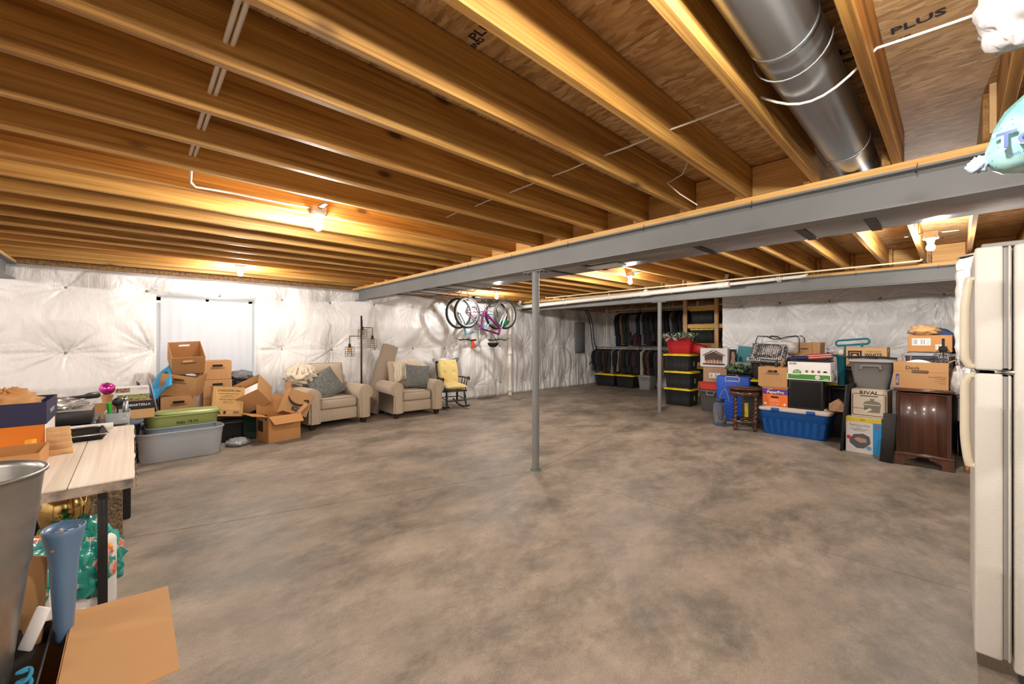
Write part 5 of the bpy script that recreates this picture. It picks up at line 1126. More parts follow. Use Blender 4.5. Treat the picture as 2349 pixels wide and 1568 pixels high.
# leaning framed picture seen edge-on, black board
t=thing('framed_picture','black framed picture leaning edge-on against the appliance cartons','picture',(-.97,6.53,0),rot=(0,R(4),R(-6)))
MB().rbox((0,.22,.42),(.020,.46,.84),.003,1).build('frame',M_BLACK,t); MB().box((-.0125,.22,.42),(.003,.38,.76)).build('picture',mk_pat('orange pink picture',(.5,.12,.05),(.25,.1,.12),(.7,.45,.35),9),t)
o=MB().rbox((0,0,.275),(.115,.09,.55),.003,1).build('black_board',mat('black stained board',(.014,.013,.013),.5,bump=.4,bscale=50,stretch=(4,4,.3))); o.location=(-.525,6.33,.002); o.rotation_euler=(R(-3),R(3),R(-8)); tag(o,'narrow black board standing in front of the cherry cabinet','board')
# cherry cabinet with bracket feet
cb=thing('cherry_cabinet','dark cherry wood cabinet with bracket feet beside the appliance cartons','cabinet',(-.235,6.62,0)); cw=.45; H=.855
MB().rbox((0,0,.11+.35),(cw-.02,.58,.70),.004,1,sm=False).build('carcass',M_CHERRY,cb)
MB().rbox((0,0,H-.0225),(cw+.03,.63,.018),.004,1).build('top_moulding',M_CHERRY,cb); MB().rbox((0,0,H-.009),(cw+.01,.61,.018),.006,2).build('top',M_CHERRY,cb)
MB().rbox((0,-.292,.465),(cw-.09,.006,.66),.002,1).build('front_panel',M_CHERRY,cb)
for x in(-cw/2+.025,): 
    m=MB()
    for k in range(3): m.tube([(x-.012+k*.014,-.294,.15),(x-.012+k*.014,-.294,.80)],.004,6)
    m.build('fluting',M_CHERRY,cb)
MB().rbox((0,0,.125),(cw+.02,.62,.028),.006,2).build('base_moulding',M_CHERRY,cb); MB().rbox((0,0,.142),(cw,.60,.012),.004,1).build('base_bead',M_CHERRY,cb)
for s in(-1,1):
    pr=[(s*(cw/2+.01),0),(s*(cw/2+.01),.112),(s*.045,.112),(s*.055,.092),(s*.085,.086),(s*.105,.070),(s*.135,.062),(s*.15,.03),(s*.14,0)]
    if s<0: pr=pr[::-1]
    for yy in(-.31,.29): MB().prism([(x,z) for x,z in pr],-.02,0,Matrix.Translation((0,yy,0))@FRONT).build('bracket_foot',M_CHERRY,cb)
# Desk box with plate, papers
dk=open_box('cardboard_box','open moving box marked Desk on the cherry cabinet, white plate inside',(-.255,6.52,.857),R(-1),.43,.32,.29,m=M_KRAFT,flaps={1:(.05,60)})
text(dk,'Desk',.055,(-.06,-.1612,.225),M_INK); o=MB().prism(stadium(.135,.030),0,.001,FRONT).build('dark_oval',M_INK,dk,loc=(-.0,-.1605,.185)); text(dk,'BANKERS BOX',.018,(0,-.1618,.185),M_KRAFTL); MB().box((0,-.1606,.185),(.43,.0008,.0012)).build('printed_line',M_INKS,dk)
MB().box((-.182,-.1606,.09),(.028,.001,.125)).build('blue_panel',mat('blue print',(.03,.07,.25),.6),dk); text(dk,'SMALL',.030,(-.182,-.1615,.09),M_KRAFTL,rot=(pi/2,-pi/2,0),bold=True)
for k,(s,sz) in enumerate((('SmoothMove',.024),('CLASSIC',.018),('12 x 12 x 16 in',.014),('Recyclable',.012))): text(dk,s,sz,(.195,-.1612,.135-.022*k),M_INKS,align='RIGHT')
pl=thing('white_plate','large white round plate standing in the Desk box','plate',(-.275,6.50,.99),rot=(R(80),0,0)); MB().lathe([(.0001,.0),(.10,.0),(.17,.018),(.18,.022),(.18,.026),(.10,.008),(.0001,.008)],36,sx=1.0).build('dish',M_WCL,pl)
o=MB().lathe([(.165,-.01),(.185,-.01),(.185,.01),(.165,.01)],36).build('black_ring',M_BLKM); o.location=(-.235,6.60,.995); o.rotation_euler=(R(80),0,R(-10)); tag(o,'black round rim leaning behind the white plate','ring')
o=noisy_blob((0,0,0),(.16,.20,.12),21,.4,14,fr=5).build('crumpled_paper',M_KRAFTL); o.location=(.005,6.62,.857); tag(o,'crumpled brown packing paper at the right of the Desk box','paper')
o=noisy_blob((0,0,0),(.13,.18,.10),23,.4,14,fr=5).build('crumpled_paper',M_KRAFTL); o.location=(-.0,6.60,.965); tag(o,'upper crumple of brown packing paper at the right of the Desk box','paper')
# clear tote, taped carton, blue bag behind; cage pendant
hid(-.26,7.15,.42,.34,1.0,'black storage tower behind the cherry cabinet')
tote('storage_tote','grey translucent tote below the taped parcel',(-.21,7.10,1.003),0,.44,.32,.245,mat('grey translucent plastic',(.12,.13,.16),.3),lid=mat('pale lid',(.33,.33,.34),.3),tap=.94)
o=closed_box('cardboard_box','brown parcel with two white labels on the grey translucent tote',(-.20,7.08,1.25),R(-1),.37,.26,.20,m=mat('orange brown cardboard',(.50,.245,.085),.72)); label(o,-.07,-.1312,.12,.16,.085,2); label(o,.075,-.1312,.06,.055,.06,3)
o=noisy_blob((0,0,0),(.26,.22,.13),31,.45,14,fr=4).build('crumpled_paper',M_KRAFTL); o.location=(-.25,7.08,1.452); tag(o,'crumpled brown kraft paper on top of the labelled parcel','paper')
o=noisy_blob((0,0,0),(.40,.24,.26),37,.25,16,fr=3).build('blue_bag',mat('denim blue cloth',(.045,.09,.22),.8,bump=.3)); o.location=(-.16,7.38,1.30); tag(o,'denim blue bag behind the labelled parcel','bag')
hid(-.16,7.52,.42,.34,1.298,'tall black storage tower carrying the blue bag')
for k,x in enumerate((-.41,-.375)): 
    o=MB().rbox((0,0,.16),(.012,.02,.32),.002,1).build('wooden_stick',mat('brown stick',(.28,.14,.06),.6)); o.location=(x,6.86,.90); o.rotation_euler=(0,R(-4+8*k),0); tag(o,('left wooden stick behind the Desk box','right wooden stick behind the Desk box')[k],'stick')
lp=thing('cage_pendant','black wire cage lamp standing behind the Desk box','lamp',(-.085,6.62,.99)); m=MB()
prof=[(.022,.30),(.035,.285),(.10,.19),(.10,.165),(.055,.09)]
prof=[(.030,.315),(.040,.29),(.105,.19),(.06,.10)]
for k in range(10): a=2*pi*k/10; m.tube([(r*cos(a),r*sin(a),z) for r,z in prof],.0028,4)
for r,z in((.075,.238),(.105,.19),(.06,.10)): m.tube([(r*cos(2*pi*k/20),r*sin(2*pi*k/20),z) for k in range(20)],.0028,4,closed=True)
m.build('wire_cage',M_BLKM,lp); MB().lathe([(.0001,.42),(.012,.42),(.012,.335),(.032,.33),(.036,.29),(.03,.27),(.0001,.27)],16).build('socket',M_BLKM,lp); MB().tube([(0,-.03,-.13),(0,-.03,.40)],.007,6).build('stem',M_BLKM,lp); MB().lathe([(.012,.27),(.035,.23),(.045,.19),(.04,.15),(.02,.125),(.0001,.12)],18).build('clear_bulb',mat('clear jug glass',(.8,.86,.9),.05),lp)
# writing desk half hidden by the refrigerator
ds=thing('writing_desk','honey brown desk with turned legs half hidden by the refrigerator','desk',(.62,6.72,0)); 
MB().rbox((0,0,.79),(1.22,.64,.026),.008,2).build('top',M_CHERRY,ds); MB().rbox((0,0,.68),(1.14,.58,.19),.003,1,sm=False).build('case',M_MAPLE,ds); MB().rbox((0,0,.58),(1.14,.58,.02),.003,1).build('moulding',M_MAPLE,ds)
for sx_ in(-1,1):
    for sy_ in(-1,1): MB().lathe([(.0001,0),(.022,0),(.026,.03),(.022,.05),(.018,.06),(.026,.09),(.034,.16),(.036,.30),(.034,.42),(.024,.46),(.034,.475),(.034,.49),(.028,.50),(.04,.53),(.04,.56),(.045,.575)],18,(sx_*.53,sy_*.25,0)).build('leg',M_MAPLE,ds)
for x in(-.30,.30):
    o=MB().rbox((x,-.293,.68),(.50,.012,.15),.004,1).build('drawer',M_MAPLE,ds); 
    for q in(-.15,.15): MB().tube([(x+q-.025,-.30,.69),(x+q-.02,-.312,.675),(x+q+.02,-.312,.675),(x+q+.025,-.30,.69)],.003,5).build('brass_pull',mat('aged brass',(.55,.38,.14),.3,.9),o)
hid(.16,7.40,.30,.3,.40,'black tote behind the writing desk')
MW=mat('white bag film',(.72,.70,.69),.25,trans=.0,bump=.8,bscale=14)
for k,(x,y,z,d,lb,mm) in enumerate(((.17,6.54,.806,(.30,.26,.12),'white plastic bag folded flat on the writing desk, at the bottom of the bags',MW),(.20,6.46,.90,(.30,.24,.28),'round white store bag with small dark print on the writing desk',MW),(.18,6.48,1.10,(.28,.22,.20),'grey-white crumpled plastic bag on top of the round store bag',mat('grey bag film',(.32,.30,.30),.2,bump=.8,bscale=16)))):
    o=noisy_blob((0,0,0),d,41+k,.30,22,fr=3.2).build('plastic_bag',mm); o.location=(x,y,z); tag(o,lb,'bag')
    if k==1:
        for j,s in enumerate(('OO','UO')): text(o,s,.04,(-.06,-.155,.17-.05*j),M_INK)
o=noisy_blob((0,0,0),(.14,.22,.34),47,.18,20,fr=2.6).build('plastic_bag',mat('milky plastic',(.62,.60,.58),.2,bump=.6,bscale=12)); o.location=(.03,6.52,.806); tag(o,'tall milky plastic sheet bag standing beside the labelled parcel','bag')
# tall wrapped roll standing on the desk
M_WRAP=mat('white wrap',(.80,.79,.77),.35,bump=.5,bscale=7,stretch=(1,1,2.2)); RX=onY(2191,600,6.80).x+.31
rl=thing('wrapped_roll','tall white plastic wrapped roll standing on the writing desk','roll',(RX,6.80,.805))
def rf(u,v):
    a=2*pi*u; r=.31*(1+.02*sin(7*a+v*9)+.012*sin(v*60+2*a)+.01*sin(15*a+v*20)); k=1.0-.10*max(0,(v-.93)/.07)**2-.06*max(0,(.06-v)/.06); return (r*k*cos(a),r*k*.9*sin(a),v*1.50+.02*sin(3*a)*(v>.9))
m=MB(); m.grid(rf,64,90,closeu=True); m.build('wrap',M_WRAP,rl)
m=MB(); m.lathe([(.0001,1.53),(.24,1.53),(.30,1.50)],40,sy=.9); m.build('end_cap',M_WRAP,rl)
# ================================================================ CLOTHES ALCOVE
M_ROD=mat('rod metal',(.35,.35,.34),.35,.8); M_HNG=mat('pale hanger',(.55,.50,.44),.4)
GY_U,GZ_U,GY_L,GZ_L=10.72,2.235,10.62,1.165
xu0,xu1=onY(1416,720,GY_U).x,XA-.35; xl0,xl1=onY(1368,800,GY_L).x,onY(1518,800,GY_L).x+.25
for (a,b,Y,z,lb) in((xu0,xu1,GY_U,GZ_U,'upper metal clothes rail hung below the alcove joists'),(xl0,xl1,GY_L,GZ_L,'lower metal clothes rail above the yellow-lidded totes')):
    t=thing('clothes_rail',lb,'clothes rail',((a+b)/2,Y,z)); MB().tube([((a-b)/2,0,0),((b-a)/2,0,0)],.013,10).build('rod',M_ROD,t)
    for x in((a-b)/2+.05,0,(b-a)/2-.05): MB().tube([(x,0,0),(x,.0,ZJ-z+.02)],.004 if z>2 else .009,6).build('hanging_strap',M_ROD if z>2 else M_HNG,t)
    for x in((a-b)/2,(b-a)/2): MB().ball((x,0,0),.024,6).build('end_knob',M_BLACK,t)
CL=dict(black=(.010,.010,.012),charcoal=(.028,.028,.031),navy=(.007,.009,.020),maroon=(.085,.008,.018),brown=(.045,.02,.011),tan=(.16,.09,.035),grey=(.13,.125,.12),green=(.018,.026,.016),rust=(.13,.035,.015),plum=(.035,.012,.028),cream=(.42,.36,.28),floral=None)
def cmat(c):
    if c=='floral': return _mc.get('fl') or _mc.setdefault('fl',mk_pat('small floral print',(.04,.05,.05),(.30,.27,.22),(.22,.16,.05),40))
    return mat(c+' garment cloth',CL[c],.9,bump=.4,bscale=25,sheen=.2 if max(CL[c])>.05 else 0)
def garment(lab,c,x,Y,z,L,wd,th,seed,trim=None,group=None,flare=0):
    rs=random.Random(seed); t=thing('garment',lab,'clothing',(x,Y,z),rot=(0,0,R(rs.uniform(-7,7))),group=group)
    MB().tube([(0,.0,-.055),(0,0,-.01),(0,.014,.004),(0,.020,.016),(0,.008,.030),(0,-.012,.026)],.0025,4).tube([(0,-wd*.42,-.12),(0,0,-.055),(0,wd*.42,-.12)],.005,5).build('hanger',M_HNG,t)
    rings=[]; N=9; ph=rs.uniform(0,6); nn=16
    for k in range(N):
        v=k/(N-1); zz=-.06-L*v
        if k==0: hw=.07
        elif k==1: hw=wd*.47; zz=-.125
        else: hw=wd*(.42+flare*v)+.012*sin(ph+v*5)
        ht=th*(.42+.25*v+.06*sin(ph*2+v*7)) if k>0 else th*.25
        rings.append([(ht*sin(2*pi*i/nn)*(1+.28*sin(ph+i*2.6)), hw*cos(2*pi*i/nn)+.01*sin(i+ph+v*4), zz+(.008*sin(i*1.7+ph) if k==N-1 else 0)) for i in range(nn)])
    MB().loft(rings).build('body',cmat(c),t)
    for s in((-1,1) if flare<.05 else ()):
        sl=[(0,s*wd*.44,-.135),(.012*sin(ph),s*wd*.53,-.30),(.01,s*wd*.50,-.15-L*.42),(.0,s*wd*.46,-.12-L*.62)]
        o=MB().tube(sl,[th*.42,th*.5,th*.46,th*.38],8).build('sleeve',cmat(c) if not trim else cmat(trim),t)
        if trim: o['label']='%s sleeve'%trim
    return t
up=[('navy','navy wool coat at the left end of the upper rail'),('navy','second navy coat from the left end of the upper rail'),('tan','tan garment between navy and dark green coats on the upper rail'),('green','very dark green coat right of the tan garment, upper rail'),('green','second dark green coat right of the tan garment, upper rail'),('charcoal',None),('charcoal','dark grey jacket just left of the maroon varsity jacket'),('maroon','maroon varsity jacket with striped grey sleeve on the upper rail'),('plum','plum coloured top right behind the maroon varsity jacket'),('navy',None),('grey','pale grey long garment on the upper rail, left of the far post'),('black',None),('plum','plum garment right of the pale grey one, upper rail'),('black',None),('charcoal',None),('black',None),('maroon','dark maroon garment hidden partly by the far post, upper rail'),('black',None),('charcoal',None),('navy',None),('black',None),('grey','slim grey garment right of the far post, upper rail'),('black',None),('charcoal',None),('black',None),('grey','second slim grey garment right of the far post, upper rail'),('black',None),('navy',None),('rust','rust red garment on the upper rail beside the pine rack'),('maroon','maroon garment nearest the pine rack on the upper rail'),('rust','rust garment behind the pine rack upright, upper rail'),('black',None)]
rs=random.Random(21)
for k,(c,lb) in enumerate(up):
    x=xu0+.10+k*.083+rs.uniform(-.012,.012)
    if x>xu1-.06: break
    L=rs.uniform(.80,.98) if k>1 else .98
    garment(lb or 'dark jacket hanging among the dark clothes on the upper rail',c,x,GY_U,GZ_U,L,rs.uniform(.46,.54),.088,k,trim='grey' if (lb and 'varsity' in lb) else None,group='dark clothes on the upper rail' if lb is None else 'clothes on the upper rail')
lo=[('black',None),('black',None),('charcoal',None),('black',None),('black',None),('brown','dark brown garment on the lower rail, left of the floral one'),('black',None),('black',None),('charcoal',None),('floral','black and cream floral dress on the lower rail'),('black',None),('navy',None),('floral','second floral print garment on the lower rail, with pink tones'),('brown','brown jacket right of the floral garments, lower rail'),('brown','second brown jacket right of the floral garments, lower rail'),('black',None),('black',None),('charcoal',None),('black',None),('brown','brown blouse with pale hanger showing, middle of the lower rail'),('black',None),('plum','dark plum skirt near the middle of the lower rail'),('black',None),('cream','narrow cream garment on the lower rail'),('black',None),('brown','chestnut brown jacket right of the cream garment, lower rail'),('rust','rust brown jacket right of the cream garment, lower rail'),('black',None),('black',None),('charcoal',None),('plum','plum garment at the right end of the lower rail'),('black',None),('tan','tan sleeve garment at the right end of the lower rail')]
n_=len(lo)
for k,(c,lb) in enumerate(lo):
    x=xl0+.06+k*(xl1-xl0-.12)/n_+rs.uniform(-.01,.01); L=rs.uniform(.64,.72)
    garment(lb or 'dark garment hanging among the dark clothes on the lower rail',c,x,GY_L,GZ_L,L,rs.uniform(.40,.50),.088,100+k,group='dark clothes on the lower rail' if lb is None else 'clothes on the lower rail',flare=.06 if (c=='floral' or k%5==3) else 0)
for (a,b,Y,lb,dd) in((1362,1408,10.38,'black tote with yellow lid at the left under the lower clothes rail',.40),(1409,1452,10.42,'black tote with yellow lid second from the left under the lower clothes rail',.40)):
    cx,cw=span(a,b,870,Y); tote('storage_tote',lb,(cx,Y+.25,0),0,cw,.46,.375,M_TB,lid=M_YL,vlines=True,group='black totes with yellow lids',tap=.9)
cx,cw=span(1460,1490,870,10.4); tote('storage_tote','light grey tote with lid under the right part of the lower clothes rail',(cx,10.62,0),0,cw+.02,.40,.40,mat('pale grey plastic',(.25,.25,.25),.45),lid=mat('pale grey lid',(.28,.28,.28),.45),tap=.82,handle=True)
o=MB().box((0,0,1.2),(.04,.09,2.33)).build('alcove_stud',M_STUD); o.location=tuple(onY(1467,720,11.15).xy)+(0,); struct(o); o.name='trim_6'
# ================================================================ BICYCLES
def bike(lab,Yr,Yf,X,ztop,c,flip,seed,saddle=True):
    M_T=mat('tyre rubber',(.018,.017,.017),.7); M_RIM=mat('rim alloy',(.40,.40,.40),.35,.7); M_C=mat(lab[:6]+' frame paint',c,.3,coat=.4)
    wb=abs(Yf-Yr); r=.335; cy=(Yr+Yf)/2
    t=thing('bicycle',lab,'bicycle',(X,cy,ztop),group='bicycles hung upside down from the joists'); t.rotation_euler=(Matrix.Rotation(R(90 if Yf>Yr else -90),4,'Z')@Matrix.Rotation(pi,4,'X')).to_euler()
    for sx,nm in((-1,'rear_wheel'),(1,'front_wheel')):
        cx=sx*wb/2; m=MB()
        m.tube([(cx+(r-.024)*cos(a),0,r+(r-.024)*sin(a)) for a in[2*pi*k/40 for k in range(40)]],.027,8,closed=True)
        w_=m.build(nm,M_T,t); m=MB()
        m.tube([(cx+(r-.050)*cos(a),0,r+(r-.050)*sin(a)) for a in[2*pi*k/36 for k in range(36)]],.011,6,closed=True); m.build('rim',M_RIM,w_); m=MB()
        for k in range(28): a=2*pi*k/28; b=a+(.5 if k%2 else -.5); m.tube([(cx+.02*cos(b),(.025 if k%4<2 else -.025),r+.02*sin(b)),(cx+(r-.05)*cos(a),0,r+(r-.05)*sin(a))],.0013,3,caps=False)
        stuff(m.build('spokes',M_RIM,w_)); m=MB(); m.tube([(cx,-.045,r),(cx,.045,r)],.018,8); m.build('hub',M_RIM,w_)
    bb=Vector((-.07,0,.30)); st=Vector((-.20,0,.70)); ht=Vector((wb/2-.20,0,.78)); hb=Vector((wb/2-.16,0,.66)); ra=Vector((-wb/2,0,r)); fa=Vector((wb/2,0,r))
    fr=MB()
    for a,b,q in((bb,st,.020),(st-Vector((0,0,.04)),ht,.020),(bb,hb,.024),(ht+Vector((-.01,0,.03)),hb-Vector((-.01,0,.03)),.025)): fr.tube([a,b],q,10)
    for s in(-1,1): o_=Vector((0,s*.05,0)); fr.tube([bb,bb+Vector((-.08,s*.04,0)),ra+o_],.009,6); fr.tube([st-Vector((0,0,.06)),st+Vector((-.05,s*.035,-.12)),ra+o_],.008,6)
    fr.build('frame',M_C,t); f=MB()
    for s in(-1,1): f.tube([hb,hb+Vector((.02,s*.055,-.04)),hb+Vector((.05,s*.055,-.14)),fa+Vector((0,s*.05,0))],.012,6)
    f.build('fork',mat('silver fork',(.5,.5,.5),.3,.6) if seed==1 else M_C,t)
    MB().tube([st-Vector((0,0,.05)),st+Vector((-.03,0,.16))],.012,8).build('seat_post',M_RIM,t)
    MB().loft([[(x,y*w,z+.012*(1-abs(y)/.09)) for y,z in((-.07,0),(-.05,-.02),(.05,-.02),(.07,0),(.04,.03),(-.04,.03))] for x,w,z in((-.38,.9,.88),(-.33,1.15,.90),(-.22,.8,.895),(-.14,.32,.89),(-.09,.22,.885))]).build('saddle',M_BLACK,t)
    MB().tube([ht,ht+Vector((-.02,0,.08)),ht+Vector((.05,0,.12))],.013,8).build('stem',M_RIM,t)
    hc=ht+Vector((.05,0,.12)); MB().tube([hc+Vector((-.10,-.30,.01)),hc+Vector((-.04,-.2,.02)),hc+Vector((0,-.06,0)),hc+Vector((0,.06,0)),hc+Vector((-.04,.2,.02)),hc+Vector((-.10,.30,.01))],[.019,.016,.015,.015,.016,.019],8).build('handlebar',M_BLACK,t)
    for s in(-1,1): MB().tube([hc+Vector((0,s*.18,0)),hc+Vector((.05,s*.2,-.01)),hc+Vector((.04,s*.27,-.03))],.006,5).build('brake_lever',M_BLACK,t)
    m=MB(); m.lathe([(.078,-.003),(.09,-.003),(.09,.003),(.078,.003),(.078,-.003)],28,M=Matrix.Translation(bb+Vector((0,-.05,0)))@Matrix.Rotation(pi/2,4,'X')); 
    for k in range(5): a=2*pi*k/5; m.tube([bb+Vector((0,-.05,0)),bb+Vector((.08*cos(a),-.05,.08*sin(a)))],.006,4)
    m.build('chainring',M_RIM,t)
    for s in(-1,1): d_=Vector((.10*s,0,-.13*s)); MB().tube([bb+Vector((0,s*.07,0)),bb+d_+Vector((0,s*.075,0))],.009,6).rbox(tuple(bb+d_+Vector((0,s*.12,0))),(.09,.08,.022),.005,1).build('crank',M_BLACK,t)
    ch=[bb+Vector((0,-.05,.085)),ra+Vector((0,-.04,.045)),ra+Vector((-.045,-.04,0)),ra+Vector((0,-.04,-.045)),bb+Vector((0,-.05,-.085))]; MB().tube(ch,.004,4).build('chain',M_BLKM,t)
    MB().tube([ra+Vector((.0,-.05,-.02)),ra+Vector((.03,-.05,-.09)),ra+Vector((.06,-.05,-.15))],.010,5).build('derailleur',M_BLACK,t)
    return t
Xb=-6.93; YR1=onX(1072,720,Xb).y; YF1=onX(1159,727,Xb).y
bike('purple bicycle hanging upside down from the joists, nearer of the two',YR1,YF1,Xb,2.30,(.09,.002,.06),False,1)
Xc=-7.32; bike('light blue bicycle hanging upside down behind the purple one',onX(1139,727,Xc).y,onX(1052,724,Xc).y,Xc,2.30,(.12,.28,.36),True,2)
for k,(X,Y,lb) in enumerate(((Xb,YR1,'black hook over the rear wheel of the purple bicycle'),(Xb,YF1,'black hook over the front wheel of the purple bicycle'),(Xc,onX(1052,724,Xc).y,'black hook over the front wheel of the blue bicycle'),(Xc,onX(1139,727,Xc).y,'black hook over the rear wheel of the blue bicycle'))):
    o=MB().tube([(X,Y,ZJ+.03),(X,Y,2.345),(X+.03,Y,2.33),(X+.045,Y,2.29),(X+.03,Y,2.23),(X,Y,2.215),(X-.03,Y,2.235)],.006,6).build('bicycle_hook',M_BLKM); tag(o,lb,'hook')
Xe=-7.12; y_=onX(1115,700,Xe).y
o=MB().tube([(Xe,y_,ZJ+.03),(Xe,y_,2.2),(Xe+.02,y_+.05,2.15),(Xe,y_-.02,2.08),(Xe,y_-.06,2.13),(Xe,y_,2.17),(Xe,y_+.05,2.08),(Xe,y_,2.0),(Xe,y_-.03,1.93)],.006,6).build('bungee_cord',M_BLACK); tag(o,'looped black cord hanging between the bicycle wheels','cord')
hp=onX(1155,733,-6.80); t=thing('green_helmet','green ribbed bicycle helmet seen through the purple front wheel','helmet',(-7.08,hp.y*7.08/6.80,hp.z),rot=(0,0,R(10)))
t.location=onX(1155,735,-7.12)
m=MB(); m.grid(lambda u,v:(.105*cos(2*pi*u)*sin(pi/2*v+.01)*.9,.15*sin(2*pi*u)*sin(pi/2*v+.01),-.13*cos(pi/2*v)),24,10,closeu=True); m.build('shell',mat('emerald plastic',(.0,.22,.08),.3),t)
for k in range(-2,3): MB().tube([(.038*k*cos(a)*1.0,.155*cos(a)*(1-.10*abs(k)),-.137*sin(a)*(1-.07*abs(k))) for a in[pi*j/12 for j in range(13)]],.011,5).build('helmet_rib',mat('dark green plastic',(.0,.12,.05),.3),t)
MB().tube([(.06,.08,0),(.02,.05,.12),(0,.03,.26)],.004,4).build('strap',M_BLACK,t)
t=thing('black_helmet','black bicycle helmet hanging below the purple saddle','helmet',tuple(onX(1131,786,-6.95)))
MB().grid(lambda u,v:(.095*cos(2*pi*u)*sin(pi/2*v+.01),.14*sin(2*pi*u)*sin(pi/2*v+.01),-.10*cos(pi/2*v)),24,10,closeu=True).build('shell',M_BLACK,t)
MB().tube([(.07,.06,0),(.03,.02,.12),(0,0,.17),(-.03,-.02,.12),(-.07,-.06,0)],.005,5).build('strap',M_BLACK,t)
p=onX(1083,789,-7.25); o=MB().loft([[(0,-.045,.10),(.02,-.04,.10),(.02,.03,.10),(0,.035,.10)],[(0,-.02,0),(.03,-.02,0),(.03,.05,0),(0,.05,0)],[(0,-.03,-.10),(.02,-.03,-.10),(.02,.02,-.10),(0,.02,-.10)]]).build('orange_flag',mat('orange red cloth',(.80,.06,.01),.6)); o.location=p; tag(o,'orange-red safety flag hanging at the handlebar of the blue bicycle','flag')
# ================================================================ REFRIGERATOR
FX,FY=.0576,2.60; M_FR=mat('refrigerator enamel',(.66,.62,.55),.33,bump=.25,bscale=220); M_GK=mat('grey gasket',(.30,.29,.27),.6); M_HD=mat('yellowed handle',(.68,.60,.46),.35)
t=thing('refrigerator','off-white top-freezer refrigerator seen from its side at the right edge','refrigerator',(FX,FY,0)); FW=.76
MB().rbox((.105+.33,FW/2,.92),(.66,FW,1.73),.012,2).build('cabinet',M_FR,t)
for z0,z1,nm in((.085,1.258,'refrigerator_door'),(1.272,1.785,'freezer_door')):
    o=MB().rbox((.0385,FW/2,(z0+z1)/2),(.077,FW,z1-z0),.010,3).build(nm,M_FR,t)
    MB().box((.089,FW/2,(z0+z1)/2),(.022,FW-.02,z1-z0-.02)).build('gasket',M_GK,o)
    MB().rbox((.094,FW/2,(z0+z1)/2),(.006,FW-.004,z1-z0-.01),.002,1).build('gasket_lip',M_FR,o)
def hd(z0,z1,up):
    zs=[z0+(z1-z0)*k/12 for k in range(13)]; pts=[]
    for k,z in enumerate(zs):
        v=k/12; e=v if up else 1-v      # e=0 at the door split
        pts.append((-.012-.042*min(1,(e+.02)*9)*(1-max(0,(e-.62)/.38)**1.6*.85)*.36,.05,z))
    pts=[(.0,.05,pts[0][2])]+pts+[(.0,.05,pts[-1][2])]
    m=MB(); m.tube(pts,[.014]+[.0155]*13+[.012],10); return m
hd(1.285,1.66,True).build('freezer_handle',M_HD,t); hd(.86,1.245,False).build('door_handle',M_HD,t)
MB().box((.03,FW/2,1.265),(.05,FW-.01,.012)).build('split_gap',M_BLACK,t); MB().rbox((.06,.02,1.265),(.10,.03,.018),.003,1).build('hinge',mat('chrome',(.6,.6,.6),.15,1),t)
MB().rbox((.10,.10,1.795),(.16,.10,.02),.004,1).build('top_hinge_cover',M_GK,t); MB().rbox((.20,FW/2,.045),(.16,FW-.05,.07),.004,1).build('kick_plate',mat('dark kick',(.05,.045,.04),.6),t)
for y in(.05,FW-.05):
    for x in(.16,.68): MB().tube([(x,y,0),(x,y,.06)],.018,8).build('foot',M_BLKM,t)
# ================================================================ SHELF AND PACKS AT THE RIGHT EDGE
t=thing('shelf_unit','tall black shelf unit just right of the picture edge','shelf unit',(.48,1.78,0)); 
for x in(-.22,.22):
    for y in(-.5,.42): MB().rbox((x,y,1.12),(.03,.03,2.24),.003,1).build('post',M_BLACK,t)
for z in(.3,.9,1.40,1.787,2.10): MB().rbox((0,-.04,z),(.46,.96,.022),.003,1).build('shelf',M_BLACK,t)
m,n,l,p=_m('aqua dotted wrapper'); tc=n.new('ShaderNodeTexCoord'); vo=n.new('ShaderNodeTexVoronoi'); vo.inputs['Scale'].default_value=75; l.new(tc.outputs['Object'],vo.inputs['Vector']); nz=n.new('ShaderNodeTexNoise'); nz.inputs['Scale'].default_value=7; l.new(tc.outputs['Object'],nz.inputs['Vector']); c1=ramp(n,[(.35,(.12,.34,.34)),(.6,(.34,.55,.53))]); l.new(nz.outputs['Fac'],c1.inputs[0]); c2=ramp(n,[(.16,(.10,.35,.37)),(.22,(1,1,1))]); l.new(vo.outputs['Distance'],c2.inputs[0]); mm=n.new('ShaderNodeMix'); mm.data_type='RGBA'; mm.blend_type='MULTIPLY'; mm.inputs[0].default_value=.6; l.new(c1.outputs[0],mm.inputs[6]); l.new(c2.outputs[0],mm.inputs[7]); l.new(mm.outputs[2],p.inputs['Base Color']); p.inputs['Roughness'].default_value=.2
M_TP=m
PK=Vector((.232,1.66,1.925)); t=thing('tissue_pack','aqua plastic wrapped tissue pack with dark blue lettering, overhanging the shelf','pack',PK,R(4)); PKT=t
# knotted film pack: tapering towards its gathered end on the left
m=MB(); prof=[(-.178,.012,-.045),(-.172,.026,-.042),(-.163,.052,-.032),(-.145,.076,-.02),(-.11,.096,-.004),(-.05,.101,.004),(.10,.105,.004),(.18,.105,.004),(.20,.09,.004)]
m.loft([[(x,.8*w*cos(a)*(1+.05*sin(5*a+x*30)),zc+w*sin(a)*(1+.06*sin(7*a+x*22))) for a in[2*pi*k/28 for k in range(28)]] for x,w,zc in prof]); m.build('wrapper',M_TP,t)
MDB=mat('deep blue print',(.015,.05,.22),.3)
M_WP=M_WCL
text(t,'Tor',.064,(-.126,-.081,-.036),M_WP,bold=True,ext=.0015,rot=(pi/2,0,R(-22))); text(t,'Tor',.056,(-.1265,-.083,-.036),MDB,bold=True,ext=.001,rot=(pi/2,0,R(-22))); text(t,'bath tissue',.011,(-.125,-.082,-.074),MDB,rot=(pi/2,0,R(-22)))
